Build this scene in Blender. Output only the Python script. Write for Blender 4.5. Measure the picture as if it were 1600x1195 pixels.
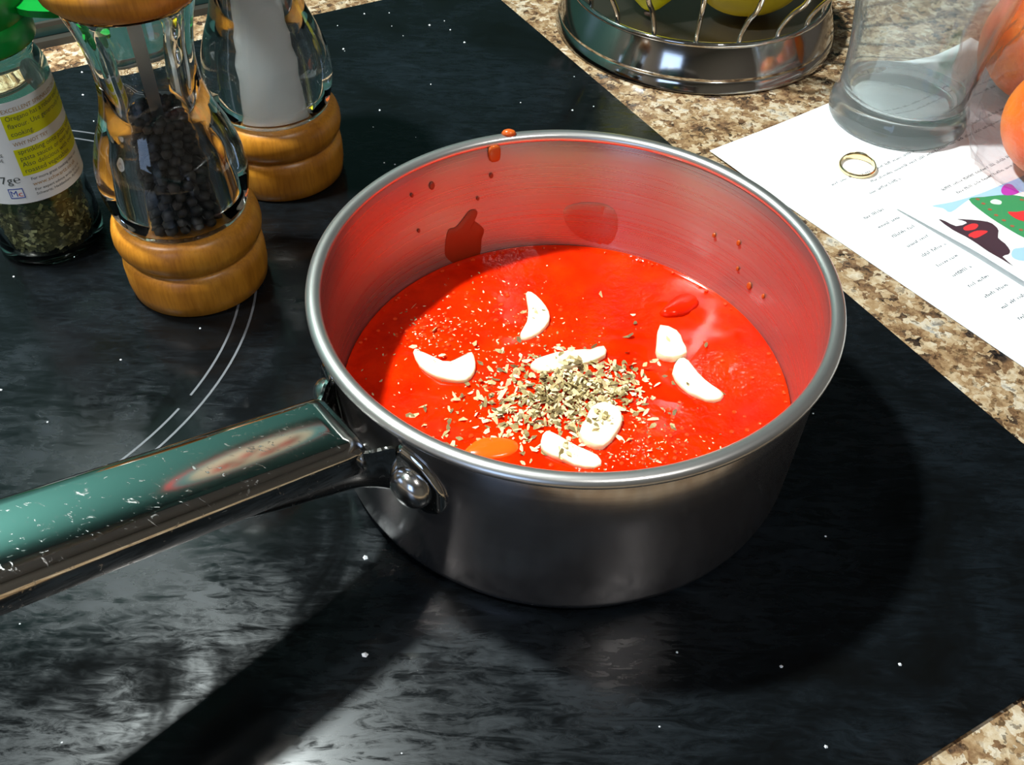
import bpy, bmesh, math, random
from mathutils import Vector, Matrix, noise

for o in list(bpy.data.objects):
    bpy.data.objects.remove(o, do_unlink=True)
scene = bpy.context.scene
C = scene.collection
R = math.radians
rnd = random.Random(7)

# ------------------------------------------------------------------ camera
PITCH, ROLL = 0.804175, 0.0258364
cp, sp, cr, sr = math.cos(PITCH), math.sin(PITCH), math.cos(ROLL), math.sin(ROLL)
fw = Vector((0, cp, -sp)); rt = Vector((1, 0, 0)); up = Vector((0, sp, cp))
r2 = rt * cr + up * sr
u2 = up * cr - rt * sr
cam_d = bpy.data.cameras.new('camera')
cam = bpy.data.objects.new('camera', cam_d); C.objects.link(cam)
m = Matrix.Identity(4)
for i in range(3):
    m[i][0], m[i][1], m[i][2] = r2[i], u2[i], -fw[i]
CAM = Vector((-0.018595, -0.236867, 0.265902))
m.translation = CAM
cam.matrix_world = m
cam_d.sensor_width = 36
cam_d.lens = 1536.476 / 1600 * 36
cam_d.clip_start = 0.01
scene.camera = cam

# the worktop's own axes: u runs along the wall, v goes towards the wall
HA = R(29.85)
UX, UY = math.cos(HA), math.sin(HA)
def W(u, v, z=0.0):
    return Vector((u * UX - v * UY, u * UY + v * UX, z))

# ------------------------------------------------------------------ world, lights, exposure
wd = bpy.data.worlds.new('World'); scene.world = wd
wd.use_nodes = True
wd.node_tree.nodes['Background'].inputs[0].default_value = (0.55, 0.62, 0.75, 1)
wd.node_tree.nodes['Background'].inputs[1].default_value = 0.05
scene.view_settings.view_transform = 'Standard'
scene.view_settings.look = 'None'
scene.view_settings.exposure = 0.42
scene.view_settings.gamma = 1.0
scene.view_settings.use_curve_mapping = False

HOOD_Z = 0.64
def area(name, loc, target, size, power, col, shape='DISK', sy=None):
    d = bpy.data.lights.new(name, 'AREA'); d.shape = shape; d.size = size
    if sy: d.size_y = sy
    d.energy = power; d.color = col
    o = bpy.data.objects.new(name, d); C.objects.link(o)
    o.location = loc
    o.rotation_euler = (Vector(target) - Vector(loc)).to_track_quat('-Z', 'Y').to_euler()
    return o
def spot(name, loc, power, col, cone, radius):
    d = bpy.data.lights.new(name, 'SPOT'); d.energy = power; d.color = col
    d.spot_size = R(cone); d.spot_blend = 0.55; d.shadow_soft_size = radius
    o = bpy.data.objects.new(name, d); C.objects.link(o); o.location = loc
    return o
LAMP_A = W(-0.18, 0.212, HOOD_Z - 0.014)
spot('hood_light', LAMP_A, 27.0, (0.91, 1.0, 0.985), 136, 0.022)
for nm_, lx_, ly_, pw_ in (('ceiling_downlight_a', -0.90, -0.35, 15.0), ('ceiling_downlight_b', 0.50, -0.65, 5.5)):
    area(nm_, (lx_, ly_, 1.46), (lx_, ly_, 0), 0.09, pw_, (1.0, 0.985, 0.95))
area('window_daylight', W(-1.25, -0.9, 0.55), (0, 0, 0.1), 0.5, 3.0, (0.45, 0.65, 1.0), 'RECTANGLE', 0.7)

# ------------------------------------------------------------------ material helpers
def new_mat(name):
    mt = bpy.data.materials.new(name); mt.use_nodes = True
    nt = mt.node_tree
    return mt, nt, nt.nodes['Principled BSDF']
def setp(b, **k):
    for n, v in k.items():
        n = n.replace('_', ' ')
        if isinstance(v, (tuple, list)) and len(v) == 3: v = (*v, 1)
        b.inputs[n].default_value = v
def node(nt, typ, **k):
    n = nt.nodes.new(typ)
    for a, v in k.items():
        if a.startswith('i_'): n.inputs[a[2:].replace('_', ' ')].default_value = v
        else: setattr(n, a, v)
    return n
def ramp(nt, src, stops, interp='LINEAR'):
    n = nt.nodes.new('ShaderNodeValToRGB'); n.color_ramp.interpolation = interp
    e = n.color_ramp.elements
    while len(e) < len(stops): e.new(0.5)
    for x, (p_, c_) in zip(e, stops):
        x.position = p_; x.color = (*c_, 1) if len(c_) == 3 else c_
    nt.links.new(src, n.inputs[0])
    return n
def plain(name, col, rough=0.5, metal=0.0, **k):
    mt, nt, b = new_mat(name)
    setp(b, Base_Color=col, Roughness=rough, Metallic=metal, **k)
    return mt
def mapping(nt, scale=(1, 1, 1), coord='Object'):
    t = node(nt, 'ShaderNodeTexCoord'); mp = node(nt, 'ShaderNodeMapping')
    mp.inputs['Scale'].default_value = scale
    nt.links.new(t.outputs[coord], mp.inputs['Vector'])
    return mp.outputs['Vector']
def bump(nt, b, src, strength=0.2, dist=0.001):
    n = node(nt, 'ShaderNodeBump', i_Strength=strength, i_Distance=dist)
    nt.links.new(src, n.inputs['Height']); nt.links.new(n.outputs[0], b.inputs['Normal'])
    return n
def mixc(nt, fac, a, c, blend='MIX'):
    n = node(nt, 'ShaderNodeMix', data_type='RGBA', blend_type=blend)
    for sock, v in ((n.inputs[0], fac), (n.inputs[6], a), (n.inputs[7], c)):
        if hasattr(v, 'is_linked'): nt.links.new(v, sock)
        else: sock.default_value = v if not isinstance(v, tuple) else (*v, 1)
    return n.outputs[2]

# granite
def make_granite():
    mt, nt, b = new_mat('granite')
    v = mapping(nt)
    warp = node(nt, 'ShaderNodeTexNoise', i_Scale=260, i_Detail=4)
    nt.links.new(v, warp.inputs['Vector'])
    ad = node(nt, 'ShaderNodeVectorMath', operation='MULTIPLY_ADD')
    nt.links.new(warp.outputs['Color'], ad.inputs[0]); ad.inputs[1].default_value = (0.010,) * 3
    nt.links.new(v, ad.inputs[2]); v2 = ad.outputs[0]
    vo = node(nt, 'ShaderNodeTexVoronoi', i_Scale=270); nt.links.new(v2, vo.inputs['Vector'])
    sep = node(nt, 'ShaderNodeSeparateColor'); nt.links.new(vo.outputs['Color'], sep.inputs[0])
    n1 = node(nt, 'ShaderNodeTexNoise', i_Scale=55, i_Detail=6, i_Roughness=0.7); nt.links.new(v, n1.inputs['Vector'])
    ad2 = node(nt, 'ShaderNodeMath', operation='MULTIPLY_ADD')
    nt.links.new(sep.outputs[0], ad2.inputs[0]); ad2.inputs[1].default_value = 0.42
    sc_ = node(nt, 'ShaderNodeMath', operation='MULTIPLY_ADD')
    nt.links.new(n1.outputs[0], sc_.inputs[0]); sc_.inputs[1].default_value = 1.3; sc_.inputs[2].default_value = -0.36
    nt.links.new(sc_.outputs[0], ad2.inputs[2])
    rp = ramp(nt, ad2.outputs[0], [(0.12, (0.012, 0.010, 0.010)), (0.24, (0.07, 0.045, 0.03)), (0.36, (0.20, 0.11, 0.055)),
                                   (0.50, (0.36, 0.235, 0.125)), (0.63, (0.52, 0.40, 0.26)), (0.78, (0.62, 0.54, 0.43)), (0.92, (0.30, 0.29, 0.27))])
    f2 = node(nt, 'ShaderNodeTexVoronoi', i_Scale=560); nt.links.new(v2, f2.inputs['Vector'])
    s2 = node(nt, 'ShaderNodeSeparateColor'); nt.links.new(f2.outputs['Color'], s2.inputs[0])
    rp2 = ramp(nt, s2.outputs[1], [(0.0, (0.10, 0.09, 0.09)), (0.15, (0.6, 0.55, 0.5)), (0.3, (1, 1, 1)), (1, (0.86, 0.82, 0.76))])
    nt.links.new(mixc(nt, 0.75, rp.outputs[0], rp2.outputs[0], 'MULTIPLY'), b.inputs['Base Color'])
    setp(b, Roughness=0.22); b.inputs['Specular IOR Level'].default_value = 0.4
    return mt
def make_hob_glass():
    mt, nt, b = new_mat('black_glass_ceramic')
    v = mapping(nt)
    def streak(rot, sx, sy, dist, detail=5):
        mp = node(nt, 'ShaderNodeMapping'); mp.inputs['Rotation'].default_value = (0, 0, R(rot)); mp.inputs['Scale'].default_value = (sx, sy, 1)
        nt.links.new(v, mp.inputs['Vector'])
        n = node(nt, 'ShaderNodeTexNoise', i_Scale=1.0, i_Detail=detail, i_Roughness=0.7, i_Distortion=dist); nt.links.new(mp.outputs[0], n.inputs['Vector'])
        return n.outputs[0]
    st = streak(-40, 60, 260, 1.2); st2 = streak(35, 70, 240, 1.0)
    big = node(nt, 'ShaderNodeTexNoise', i_Scale=13.0, i_Detail=5, i_Roughness=0.62, i_Distortion=0.9); nt.links.new(v, big.inputs['Vector'])
    mx = node(nt, 'ShaderNodeMath', operation='MAXIMUM'); nt.links.new(st, mx.inputs[0]); nt.links.new(st2, mx.inputs[1])
    r1 = ramp(nt, mx.outputs[0], [(0.40, (0.12,) * 3), (0.78, (1, 1, 1))])
    r2_ = ramp(nt, big.outputs[0], [(0.34, (0.03,) * 3), (0.66, (1, 1, 1))])
    mask = mixc(nt, 1.0, r1.outputs[0], r2_.outputs[0], 'MULTIPLY')
    nt.links.new(mixc(nt, mask, (0.0026, 0.0028, 0.0028), (0.008, 0.013, 0.018)), b.inputs['Base Color'])
    rr = ramp(nt, mask, [(0, (0.06,) * 3), (0.25, (0.26,) * 3), (0.7, (0.42,) * 3)])
    nt.links.new(rr.outputs[0], b.inputs['Roughness'])
    b.inputs['Specular IOR Level'].default_value = 0.23
    return mt
def make_steel(name, rough, aniso, base=(0.60, 0.58, 0.565), streak=0.0, zscale=900.0):
    mt, nt, b = new_mat(name)
    setp(b, Base_Color=base, Metallic=1.0, Roughness=rough)
    if aniso:
        tg = node(nt, 'ShaderNodeTangent', direction_type='RADIAL', axis='Z')
        nt.links.new(tg.outputs[0], b.inputs['Tangent'])
        b.inputs['Anisotropic'].default_value = aniso
        b.inputs['Anisotropic Rotation'].default_value = 0.25
    if streak:
        v = mapping(nt, (6, 6, zscale))
        n = node(nt, 'ShaderNodeTexNoise', i_Scale=1.0, i_Detail=3); nt.links.new(v, n.inputs['Vector'])
        bump(nt, b, n.outputs[0], streak, 0.0004)
        rr = node(nt, 'ShaderNodeMapRange'); nt.links.new(n.outputs[0], rr.inputs[0])
        rr.inputs[3].default_value = rough * 0.7; rr.inputs[4].default_value = rough * 1.4
        nt.links.new(rr.outputs[0], b.inputs['Roughness'])
    return mt
def make_wood():
    mt, nt, b = new_mat('oiled_beech')
    v = mapping(nt, (90, 90, 14))
    n = node(nt, 'ShaderNodeTexNoise', i_Scale=1.0, i_Detail=4, i_Roughness=0.6, i_Distortion=0.3); nt.links.new(v, n.inputs['Vector'])
    v2 = mapping(nt, (900, 900, 110))
    n2 = node(nt, 'ShaderNodeTexNoise', i_Scale=1.0, i_Detail=2); nt.links.new(v2, n2.inputs['Vector'])
    a = ramp(nt, n.outputs[0], [(0.3, (0.34, 0.120, 0.010)), (0.55, (0.50, 0.195, 0.016)), (0.75, (0.60, 0.26, 0.026))])
    c = ramp(nt, n2.outputs[0], [(0.35, (0.72, 0.66, 0.6)), (0.55, (1, 1, 1))])
    nt.links.new(mixc(nt, 0.6, a.outputs[0], c.outputs[0], 'MULTIPLY'), b.inputs['Base Color'])
    setp(b, Roughness=0.36); b.inputs['Specular IOR Level'].default_value = 0.45
    return mt
def make_clear(name, col=(1, 1, 1), ior=1.49, rough=0.0):
    mt, nt, b = new_mat(name)
    setp(b, Base_Color=col, Roughness=rough, IOR=ior)
    b.inputs['Transmission Weight'].default_value = 1.0
    return mt
def make_flakes(name, stops, rough=0.75):
    mt, nt, b = new_mat(name)
    at = node(nt, 'ShaderNodeAttribute', attribute_name='shade')
    rp = ramp(nt, at.outputs['Fac'], stops)
    nt.links.new(rp.outputs[0], b.inputs['Base Color'])
    setp(b, Roughness=rough)
    return mt
def make_sauce():
    mt, nt, b = new_mat('tomato_passata')
    v = mapping(nt)
    n = node(nt, 'ShaderNodeTexNoise', i_Scale=60, i_Detail=4, i_Roughness=0.6); nt.links.new(v, n.inputs['Vector'])
    a = ramp(nt, n.outputs[0], [(0.35, (0.66, 0.012, 0.0003)), (0.55, (0.86, 0.021, 0.0004)), (0.75, (0.90, 0.036, 0.0006))])
    nt.links.new(a.outputs[0], b.inputs['Base Color'])
    setp(b, Roughness=0.085); b.inputs['Specular IOR Level'].default_value = 0.28
    b.inputs['Subsurface Weight'].default_value = 0.35
    b.inputs['Subsurface Radius'].default_value = (0.004, 0.0006, 0.0003)
    b.inputs['Subsurface Scale'].default_value = 1.0
    n2 = node(nt, 'ShaderNodeTexNoise', i_Scale=420, i_Detail=2); nt.links.new(v, n2.inputs['Vector'])
    n3 = node(nt, 'ShaderNodeTexNoise', i_Scale=34, i_Detail=1); nt.links.new(v, n3.inputs['Vector'])
    g = ramp(nt, n3.outputs[0], [(0.48, (0, 0, 0)), (0.62, (1, 1, 1))])
    h = mixc(nt, 1.0, n2.outputs[0], g.outputs[0], 'MULTIPLY')
    bump(nt, b, h, 0.75, 0.0010)
    return mt

M = {}
M['granite'] = make_granite()
M['hob'] = make_hob_glass()
M['hob_trim'] = plain('dark_glass_edge', (0.006, 0.008, 0.010), 0.16)
M['mark'] = plain('grey_print', (0.085, 0.09, 0.10), 0.5)
M['steel_out'] = make_steel('polished_steel_outside', 0.17, 0.6, (0.46, 0.43, 0.43), 0.04, 500)
M['steel_out'].node_tree.nodes['Principled BSDF'].inputs['Metallic'].default_value = 0.95
M['steel_in'] = make_steel('brushed_steel_inside', 0.28, 0.82, (0.42, 0.395, 0.38), 0.12, 2600)
M['steel_in'].node_tree.nodes['Principled BSDF'].inputs['Metallic'].default_value = 0.93
M['steel_rim'] = make_steel('worn_steel_rim', 0.30, 0.0, (0.62, 0.60, 0.58), 0.10, 900)
M['steel_rim'].node_tree.nodes['Principled BSDF'].inputs['Metallic'].default_value = 0.93
M['steel_handle'] = make_steel('polished_steel_handle', 0.06, 0.0, (0.55, 0.54, 0.52))
def scuff(mt, lo, hi):
    nt = mt.node_tree; b = nt.nodes['Principled BSDF']
    v = mapping(nt, (260, 420, 300))
    n = node(nt, 'ShaderNodeTexNoise', i_Scale=1.0, i_Detail=3, i_Roughness=0.65, i_Distortion=1.5); nt.links.new(v, n.inputs['Vector'])
    rp = ramp(nt, n.outputs[0], [(0.60, (lo,) * 3), (0.72, (hi,) * 3)])
    nt.links.new(rp.outputs[0], b.inputs['Roughness'])
scuff(M['steel_handle'], 0.07, 0.40)
M['chrome'] = make_steel('chrome', 0.06, 0.0, (0.62, 0.60, 0.57))
M['chrome_band'] = make_steel('chrome_band', 0.10, 0.0, (0.50, 0.47, 0.44), 0.03, 300)
M['tray'] = make_steel('dull_tray_steel', 0.42, 0.0, (0.22, 0.19, 0.15))
M['rivet'] = make_steel('rivet_steel', 0.20, 0.0, (0.66, 0.64, 0.62))
M['shaft'] = make_steel('mill_shaft_metal', 0.3, 0.0, (0.62, 0.60, 0.58))
M['wood'] = make_wood()
M['acrylic'] = make_clear('clear_acrylic', (0.985, 1.0, 0.99), 1.49)
M['tumbler'] = make_clear('tumbler_glass', (0.95, 0.995, 0.995), 1.45, 0.02)
M['tumbler'].node_tree.nodes['Principled BSDF'].inputs['Transmission Weight'].default_value = 0.94
M['jar_glass'] = make_clear('jar_glass', (0.90, 0.985, 0.93), 1.48)
M['sauce'] = make_sauce()
M['pepper'] = make_flakes('black_peppercorns', [(0, (0.010, 0.008, 0.007)), (1, (0.035, 0.026, 0.020))], 0.6)
M['salt'] = plain('white_salt', (0.88, 0.90, 0.92), 0.7)
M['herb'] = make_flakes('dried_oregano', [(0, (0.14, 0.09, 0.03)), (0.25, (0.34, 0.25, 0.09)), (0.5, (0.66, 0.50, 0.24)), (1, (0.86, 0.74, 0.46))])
M['jar_herb'] = make_flakes('jar_oregano', [(0, (0.08, 0.07, 0.022)), (0.6, (0.30, 0.24, 0.09)), (1, (0.70, 0.60, 0.30))])
M['garlic'] = plain('raw_garlic', (0.94, 0.84, 0.58), 0.35)
M['garlic'].node_tree.nodes['Principled BSDF'].inputs['Subsurface Weight'].default_value = 0.3
M['garlic'].node_tree.nodes['Principled BSDF'].inputs['Subsurface Radius'].default_value = (0.003, 0.0022, 0.001)
M['garlic'].node_tree.nodes['Principled BSDF'].inputs['Subsurface Scale'].default_value = 1.0
M['chunk'] = plain('tomato_flesh', (0.88, 0.115, 0.006), 0.14)
M['dried_sauce'] = plain('drying_sauce', (0.30, 0.030, 0.006), 0.4)
M['thin_sauce'] = make_steel('thin_sauce_film', 0.28, 0.82, (0.36, 0.30, 0.265), 0.12, 2600)
M['thin_sauce'].node_tree.nodes['Principled BSDF'].inputs['Metallic'].default_value = 0.93
M['bubble'] = plain('sauce_bubble', (0.84, 0.05, 0.006), 0.06)
M['drip'] = plain('sauce_drip', (0.50, 0.085, 0.012), 0.15)
M['paper'] = plain('white_paper', (0.93, 0.94, 0.94), 0.6)
M['ink'] = plain('grey_ink', (0.10, 0.10, 0.12), 0.7)
M['p_blue'] = plain('print_blue', (0.36, 0.58, 0.90), 0.6)
M['p_green'] = plain('print_green', (0.035, 0.27, 0.10), 0.6)
M['p_purple'] = plain('print_purple', (0.46, 0.045, 0.42), 0.6)
M['p_dog'] = plain('print_dark_brown', (0.045, 0.022, 0.035), 0.6)
M['p_red'] = plain('print_red', (0.72, 0.03, 0.035), 0.6)
M['p_brick'] = plain('print_brick', (0.33, 0.10, 0.05), 0.6)
M['p_white'] = plain('print_pale', (0.62, 0.80, 0.66), 0.6)
M['gold'] = plain('gold', (0.90, 0.72, 0.42), 0.18, 1.0)
M['green_cap'] = plain('green_plastic', (0.0, 0.235, 0.022), 0.28)
M['green_cap'].node_tree.nodes['Principled BSDF'].inputs['Transmission Weight'].default_value = 0.25
M['label'] = plain('label_paper', (0.74, 0.76, 0.74), 0.45)
M['label_yellow'] = plain('label_yellow', (0.62, 0.62, 0.0), 0.45)
M['label_ink'] = plain('label_dark_ink', (0.05, 0.06, 0.05), 0.5)
M['label_gold'] = plain('label_gold_ink', (0.40, 0.24, 0.08), 0.5)
M['label_blue'] = plain('label_blue_ink', (0.02, 0.05, 0.32), 0.5)
M['label_red'] = plain('label_red_ink', (0.6, 0.03, 0.03), 0.5)
M['lemon'] = plain('lemon_peel', (0.80, 0.72, 0.0), 0.42)
M['lemon_ripe'] = plain('ripe_yellow_peel', (0.62, 0.44, 0.01), 0.45)
M['stalk'] = plain('brown_stalk', (0.05, 0.025, 0.015), 0.7)
M['orange'] = None
M['wall'] = plain('teal_splashback', (0.042, 0.120, 0.105), 0.22)
M['trim'] = plain('sealant_trim', (0.03, 0.028, 0.022), 0.5)
M['room'] = plain('room_paint', (0.40, 0.36, 0.31), 0.8)
M['ceil'] = plain('ceiling_paint', (0.62, 0.60, 0.56), 0.8)
M['floor'] = plain('floor_tiles', (0.16, 0.11, 0.08), 0.5)
M['plate_red'] = plain('plate_red_glaze', (0.62, 0.05, 0.05), 0.2)
M['plate_teal'] = plain('plate_teal_glaze', (0.12, 0.34, 0.33), 0.2)
M['plate_cream'] = plain('plate_cream_glaze', (0.80, 0.66, 0.46), 0.2)
M['hood'] = plain('hood_steel', (0.22, 0.22, 0.22), 0.35, 0.8)

def make_orange():
    mt, nt, b = new_mat('orange_peel')
    v = mapping(nt)
    n = node(nt, 'ShaderNodeTexNoise', i_Scale=26, i_Detail=2); nt.links.new(v, n.inputs['Vector'])
    a = ramp(nt, n.outputs[0], [(0.35, (0.88, 0.095, 0.004)), (0.6, (0.95, 0.23, 0.006))])
    nt.links.new(a.outputs[0], b.inputs['Base Color'])
    n2 = node(nt, 'ShaderNodeTexVoronoi', i_Scale=700); nt.links.new(v, n2.inputs['Vector'])
    bump(nt, b, n2.outputs[0], 0.3, 0.0006)
    setp(b, Roughness=0.42)
    return mt
M['orange'] = make_orange()
def make_film():
    mt, nt, b = new_mat('clear_plastic_film')
    nt.nodes.remove(b)
    out = nt.nodes['Material Output']
    tr = node(nt, 'ShaderNodeBsdfTransparent'); tr.inputs[0].default_value = (0.96, 0.95, 0.96, 1)
    gl = node(nt, 'ShaderNodeBsdfGlossy'); gl.inputs['Roughness'].default_value = 0.12
    df = node(nt, 'ShaderNodeBsdfDiffuse'); df.inputs[0].default_value = (0.8, 0.78, 0.8, 1)
    m1 = node(nt, 'ShaderNodeMixShader'); m1.inputs[0].default_value = 0.40
    nt.links.new(gl.outputs[0], m1.inputs[1]); nt.links.new(df.outputs[0], m1.inputs[2])
    bn = node(nt, 'ShaderNodeTexNoise', i_Scale=70, i_Detail=2, i_Distortion=1.5); nt.links.new(mapping(nt), bn.inputs['Vector'])
    bb = node(nt, 'ShaderNodeBump', i_Strength=0.6, i_Distance=0.004); nt.links.new(bn.outputs[0], bb.inputs['Height'])
    lw = node(nt, 'ShaderNodeLayerWeight', i_Blend=0.25)
    for q_ in (lw, gl, df): nt.links.new(bb.outputs[0], q_.inputs['Normal'])
    m2 = node(nt, 'ShaderNodeMixShader')
    mr = node(nt, 'ShaderNodeMapRange'); nt.links.new(lw.outputs['Facing'], mr.inputs[0])
    mr.inputs[3].default_value = 0.02; mr.inputs[4].default_value = 0.30
    nt.links.new(mr.outputs[0], m2.inputs[0]); nt.links.new(tr.outputs[0], m2.inputs[1]); nt.links.new(m1.outputs[0], m2.inputs[2])
    nt.links.new(m2.outputs[0], out.inputs['Surface'])
    return mt
M['film'] = make_film()

# ------------------------------------------------------------------ mesh helpers
def tag(o, label=None, cat=None, group=None, kind=None):
    if label: o['label'] = label
    if cat: o['category'] = cat
    if group: o['group'] = group
    if kind: o['kind'] = kind
    return o
def mesh(name, verts, faces, mat, parent=None, smooth=True, loc=None):
    me = bpy.data.meshes.new(name)
    me.from_pydata([tuple(v) for v in verts], [], faces)
    bm = bmesh.new(); bm.from_mesh(me)
    bmesh.ops.recalc_face_normals(bm, faces=bm.faces)
    bm.to_mesh(me); bm.free()
    if smooth: me.polygons.foreach_set('use_smooth', [True] * len(me.polygons))
    if mat: me.materials.append(mat)
    o = bpy.data.objects.new(name, me); C.objects.link(o)
    if loc is not None: o.location = loc
    if parent: o.parent = parent
    return o
def thing(name, label, cat, loc=(0, 0, 0), rz=0.0, group=None):
    o = bpy.data.objects.new(name, None); C.objects.link(o)
    o.location = loc; o.rotation_euler = (0, 0, rz); o.empty_display_size = 0.02
    return tag(o, label, cat, group)
def autosmooth(o, ang=40):
    me = o.data
    bm = bmesh.new(); bm.from_mesh(me)
    for e in bm.edges:
        if len(e.link_faces) == 2 and e.calc_face_angle(0) > R(ang): e.smooth = False
    bm.to_mesh(me); bm.free()
    return o
def lathe(prof, n=72, closed=False):
    """profile [(r, z)] revolved about z; a radius of 0 becomes a pole; closed joins last to first."""
    vs, fs, rings = [], [], []
    for r, z in prof:
        if r < 1e-7:
            rings.append([len(vs)]); vs.append((0, 0, z))
        else:
            rings.append(list(range(len(vs), len(vs) + n)))
            for i in range(n):
                a = 2 * math.pi * i / n
                vs.append((r * math.cos(a), r * math.sin(a), z))
    pairs = list(zip(rings, rings[1:]))
    if closed: pairs.append((rings[-1], rings[0]))
    for A, B in pairs:
        for i in range(n):
            j = (i + 1) % n
            if len(A) == 1 and len(B) == 1: continue
            if len(A) == 1: fs.append((A[0], B[j], B[i]))
            elif len(B) == 1: fs.append((A[i], A[j], B[0]))
            else: fs.append((A[i], A[j], B[j], B[i]))
    return vs, fs
def spline(pts, n=8):
    """Catmull-Rom through the profile points."""
    P = [Vector(p_) for p_ in pts]; out = []
    for i in range(len(P) - 1):
        p0, p1, p2, p3 = P[max(i - 1, 0)], P[i], P[i + 1], P[min(i + 2, len(P) - 1)]
        for k in range(n):
            t = k / n
            out.append(tuple(0.5 * ((2 * p1) + (p2 - p0) * t + (2 * p0 - 5 * p1 + 4 * p2 - p3) * t * t + (3 * p1 - p0 - 3 * p2 + p3) * t ** 3)))
    out.append(tuple(P[-1]))
    return out
def tube(path, r, n=10, closed=False):
    vs, fs = [], []
    P = [Vector(p_) for p_ in path]; N = len(P)
    prev = None
    for i, p_ in enumerate(P):
        if closed: t = (P[(i + 1) % N] - P[i - 1]).normalized()
        else: t = (P[min(i + 1, N - 1)] - P[max(i - 1, 0)]).normalized()
        if prev is None:
            a = t.orthogonal().normalized()
        else:
            a = (prev - t * prev.dot(t)).normalized()
        prev = a; b_ = t.cross(a)
        for k in range(n):
            w_ = 2 * math.pi * k / n
            vs.append(p_ + (a * math.cos(w_) + b_ * math.sin(w_)) * r)
    for i in range(N if closed else N - 1):
        j = (i + 1) % N
        for k in range(n):
            l = (k + 1) % n
            fs.append((i * n + k, i * n + l, j * n + l, j * n + k))
    if not closed:
        fs.append(tuple(range(n - 1, -1, -1))); fs.append(tuple((N - 1) * n + k for k in range(n)))
    return vs, fs
def box(u0, u1, v0, v1, z0, z1):
    vs = [W(u, v, z) for z in (z0, z1) for v in (v0, v1) for u in (u0, u1)]
    fs = [(0, 1, 3, 2), (4, 6, 7, 5), (0, 4, 5, 1), (2, 3, 7, 6), (0, 2, 6, 4), (1, 5, 7, 3)]
    return vs, fs
def catmull2(pts, n=4):
    P = [Vector(p_) for p_ in pts]; N = len(P); out = []
    for i in range(N):
        p0, p1, p2, p3 = P[i - 1], P[i], P[(i + 1) % N], P[(i + 2) % N]
        for k in range(n):
            t = k / n
            out.append(0.5 * ((2 * p1) + (p2 - p0) * t + (2 * p0 - 5 * p1 + 4 * p2 - p3) * t * t + (3 * p1 - p0 - 3 * p2 + p3) * t ** 3))
    return out
def slab(outline, levels, cap_noise=0.0, sm=3):
    """rounded solid over an outline: levels = [(z, inset scale)] bottom to top."""
    P = catmull2(outline, sm); N = len(P)
    c = sum(P, Vector((0, 0))) / N
    vs, fs = [], []
    for z, s in levels:
        for p_ in P:
            q = c + (p_ - c) * s
            vs.append((q.x - c.x, q.y - c.y, z + cap_noise * noise.noise(Vector((q.x * 300, q.y * 300, z * 300)))))
    L = len(levels)
    for l in range(L - 1):
        for i in range(N):
            j = (i + 1) % N
            fs.append((l * N + i, l * N + j, (l + 1) * N + j, (l + 1) * N + i))
    b0 = len(vs); vs.append((0, 0, levels[0][0])); vs.append((0, 0, levels[-1][0]))
    for i in range(N):
        j = (i + 1) % N
        fs.append((j, i, b0)); fs.append(((L - 1) * N + i, (L - 1) * N + j, b0 + 1))
    return c, vs, fs
def shade_attr(o, vals):
    at = o.data.attributes.new('shade', 'FLOAT', 'FACE')
    at.data.foreach_set('value', vals)

# ------------------------------------------------------------------ setting
def struct(name, vs, fs, mat, smooth=False):
    o = mesh(name, vs, fs, mat, smooth=smooth); o['kind'] = 'structure'; return o
WALL_V, HOB_Z, TOP_Z = 0.3825, 0.0, -0.004
struct('wall_back', *box(-1.9, 1.6, WALL_V, WALL_V + 0.08, -0.92, 1.50), M['wall'])
struct('floor', *box(-1.9, 1.6, -2.2, WALL_V, -0.96, -0.92), M['floor'])
struct('ceiling', *box(-1.9, 1.6, -2.2, WALL_V + 0.08, 1.50, 1.55), M['ceil'])
struct('wall_front', *box(-1.9, 1.6, -2.28, -2.2, -0.92, 1.5), M['room'])
struct('wall_left', *box(-1.98, -1.9, -2.28, WALL_V + 0.08, -0.92, 1.5), M['room'])
struct('wall_right', *box(1.6, 1.68, -2.28, WALL_V + 0.08, -0.92, 1.5), M['room'])
struct('trim_1', *box(-1.9, 1.6, WALL_V - 0.006, WALL_V, TOP_Z, TOP_Z + 0.004), M['trim'])
struct('trim_2', *box(-1.9, 1.6, WALL_V - 0.0025, WALL_V, TOP_Z + 0.010, TOP_Z + 0.0125), M['trim'])

wt = mesh('worktop', *box(-1.4, 1.3, -0.215, WALL_V - 0.0005, -0.034, TOP_Z), M['granite'], smooth=False)
tag(wt, 'speckled brown granite worktop around the black hob', 'worktop')

# ------------------------------------------------------------------ extractor hood overhead
hood = thing('extractor_hood', 'grey steel extractor hood above the hob with one round lamp', 'hood', W(-0.15, 0.2, HOOD_Z))
def to_local(vs, root):
    return [Vector(v) - root.location for v in vs]
vs, fs = box(-0.45, 0.15, -0.08, WALL_V - 0.001, HOOD_Z, HOOD_Z + 0.06)
mesh('canopy', to_local(vs, hood), fs, M['hood'], hood, smooth=False)
vs, fs = box(-0.27, -0.03, 0.14, WALL_V - 0.001, HOOD_Z + 0.06, 1.499)
mesh('chimney', to_local(vs, hood), fs, M['hood'], hood, smooth=False)
for L_ in (LAMP_A,):
    vs, fs = lathe([(0.030, 0.0), (0.036, 0.0), (0.038, 0.004), (0.038, 0.010), (0.030, 0.010)], 32, True)
    mesh('lamp_ring', vs, fs, M['chrome'], hood, loc=Vector((L_.x, L_.y, HOOD_Z - 0.0101)) - hood.location)

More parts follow.
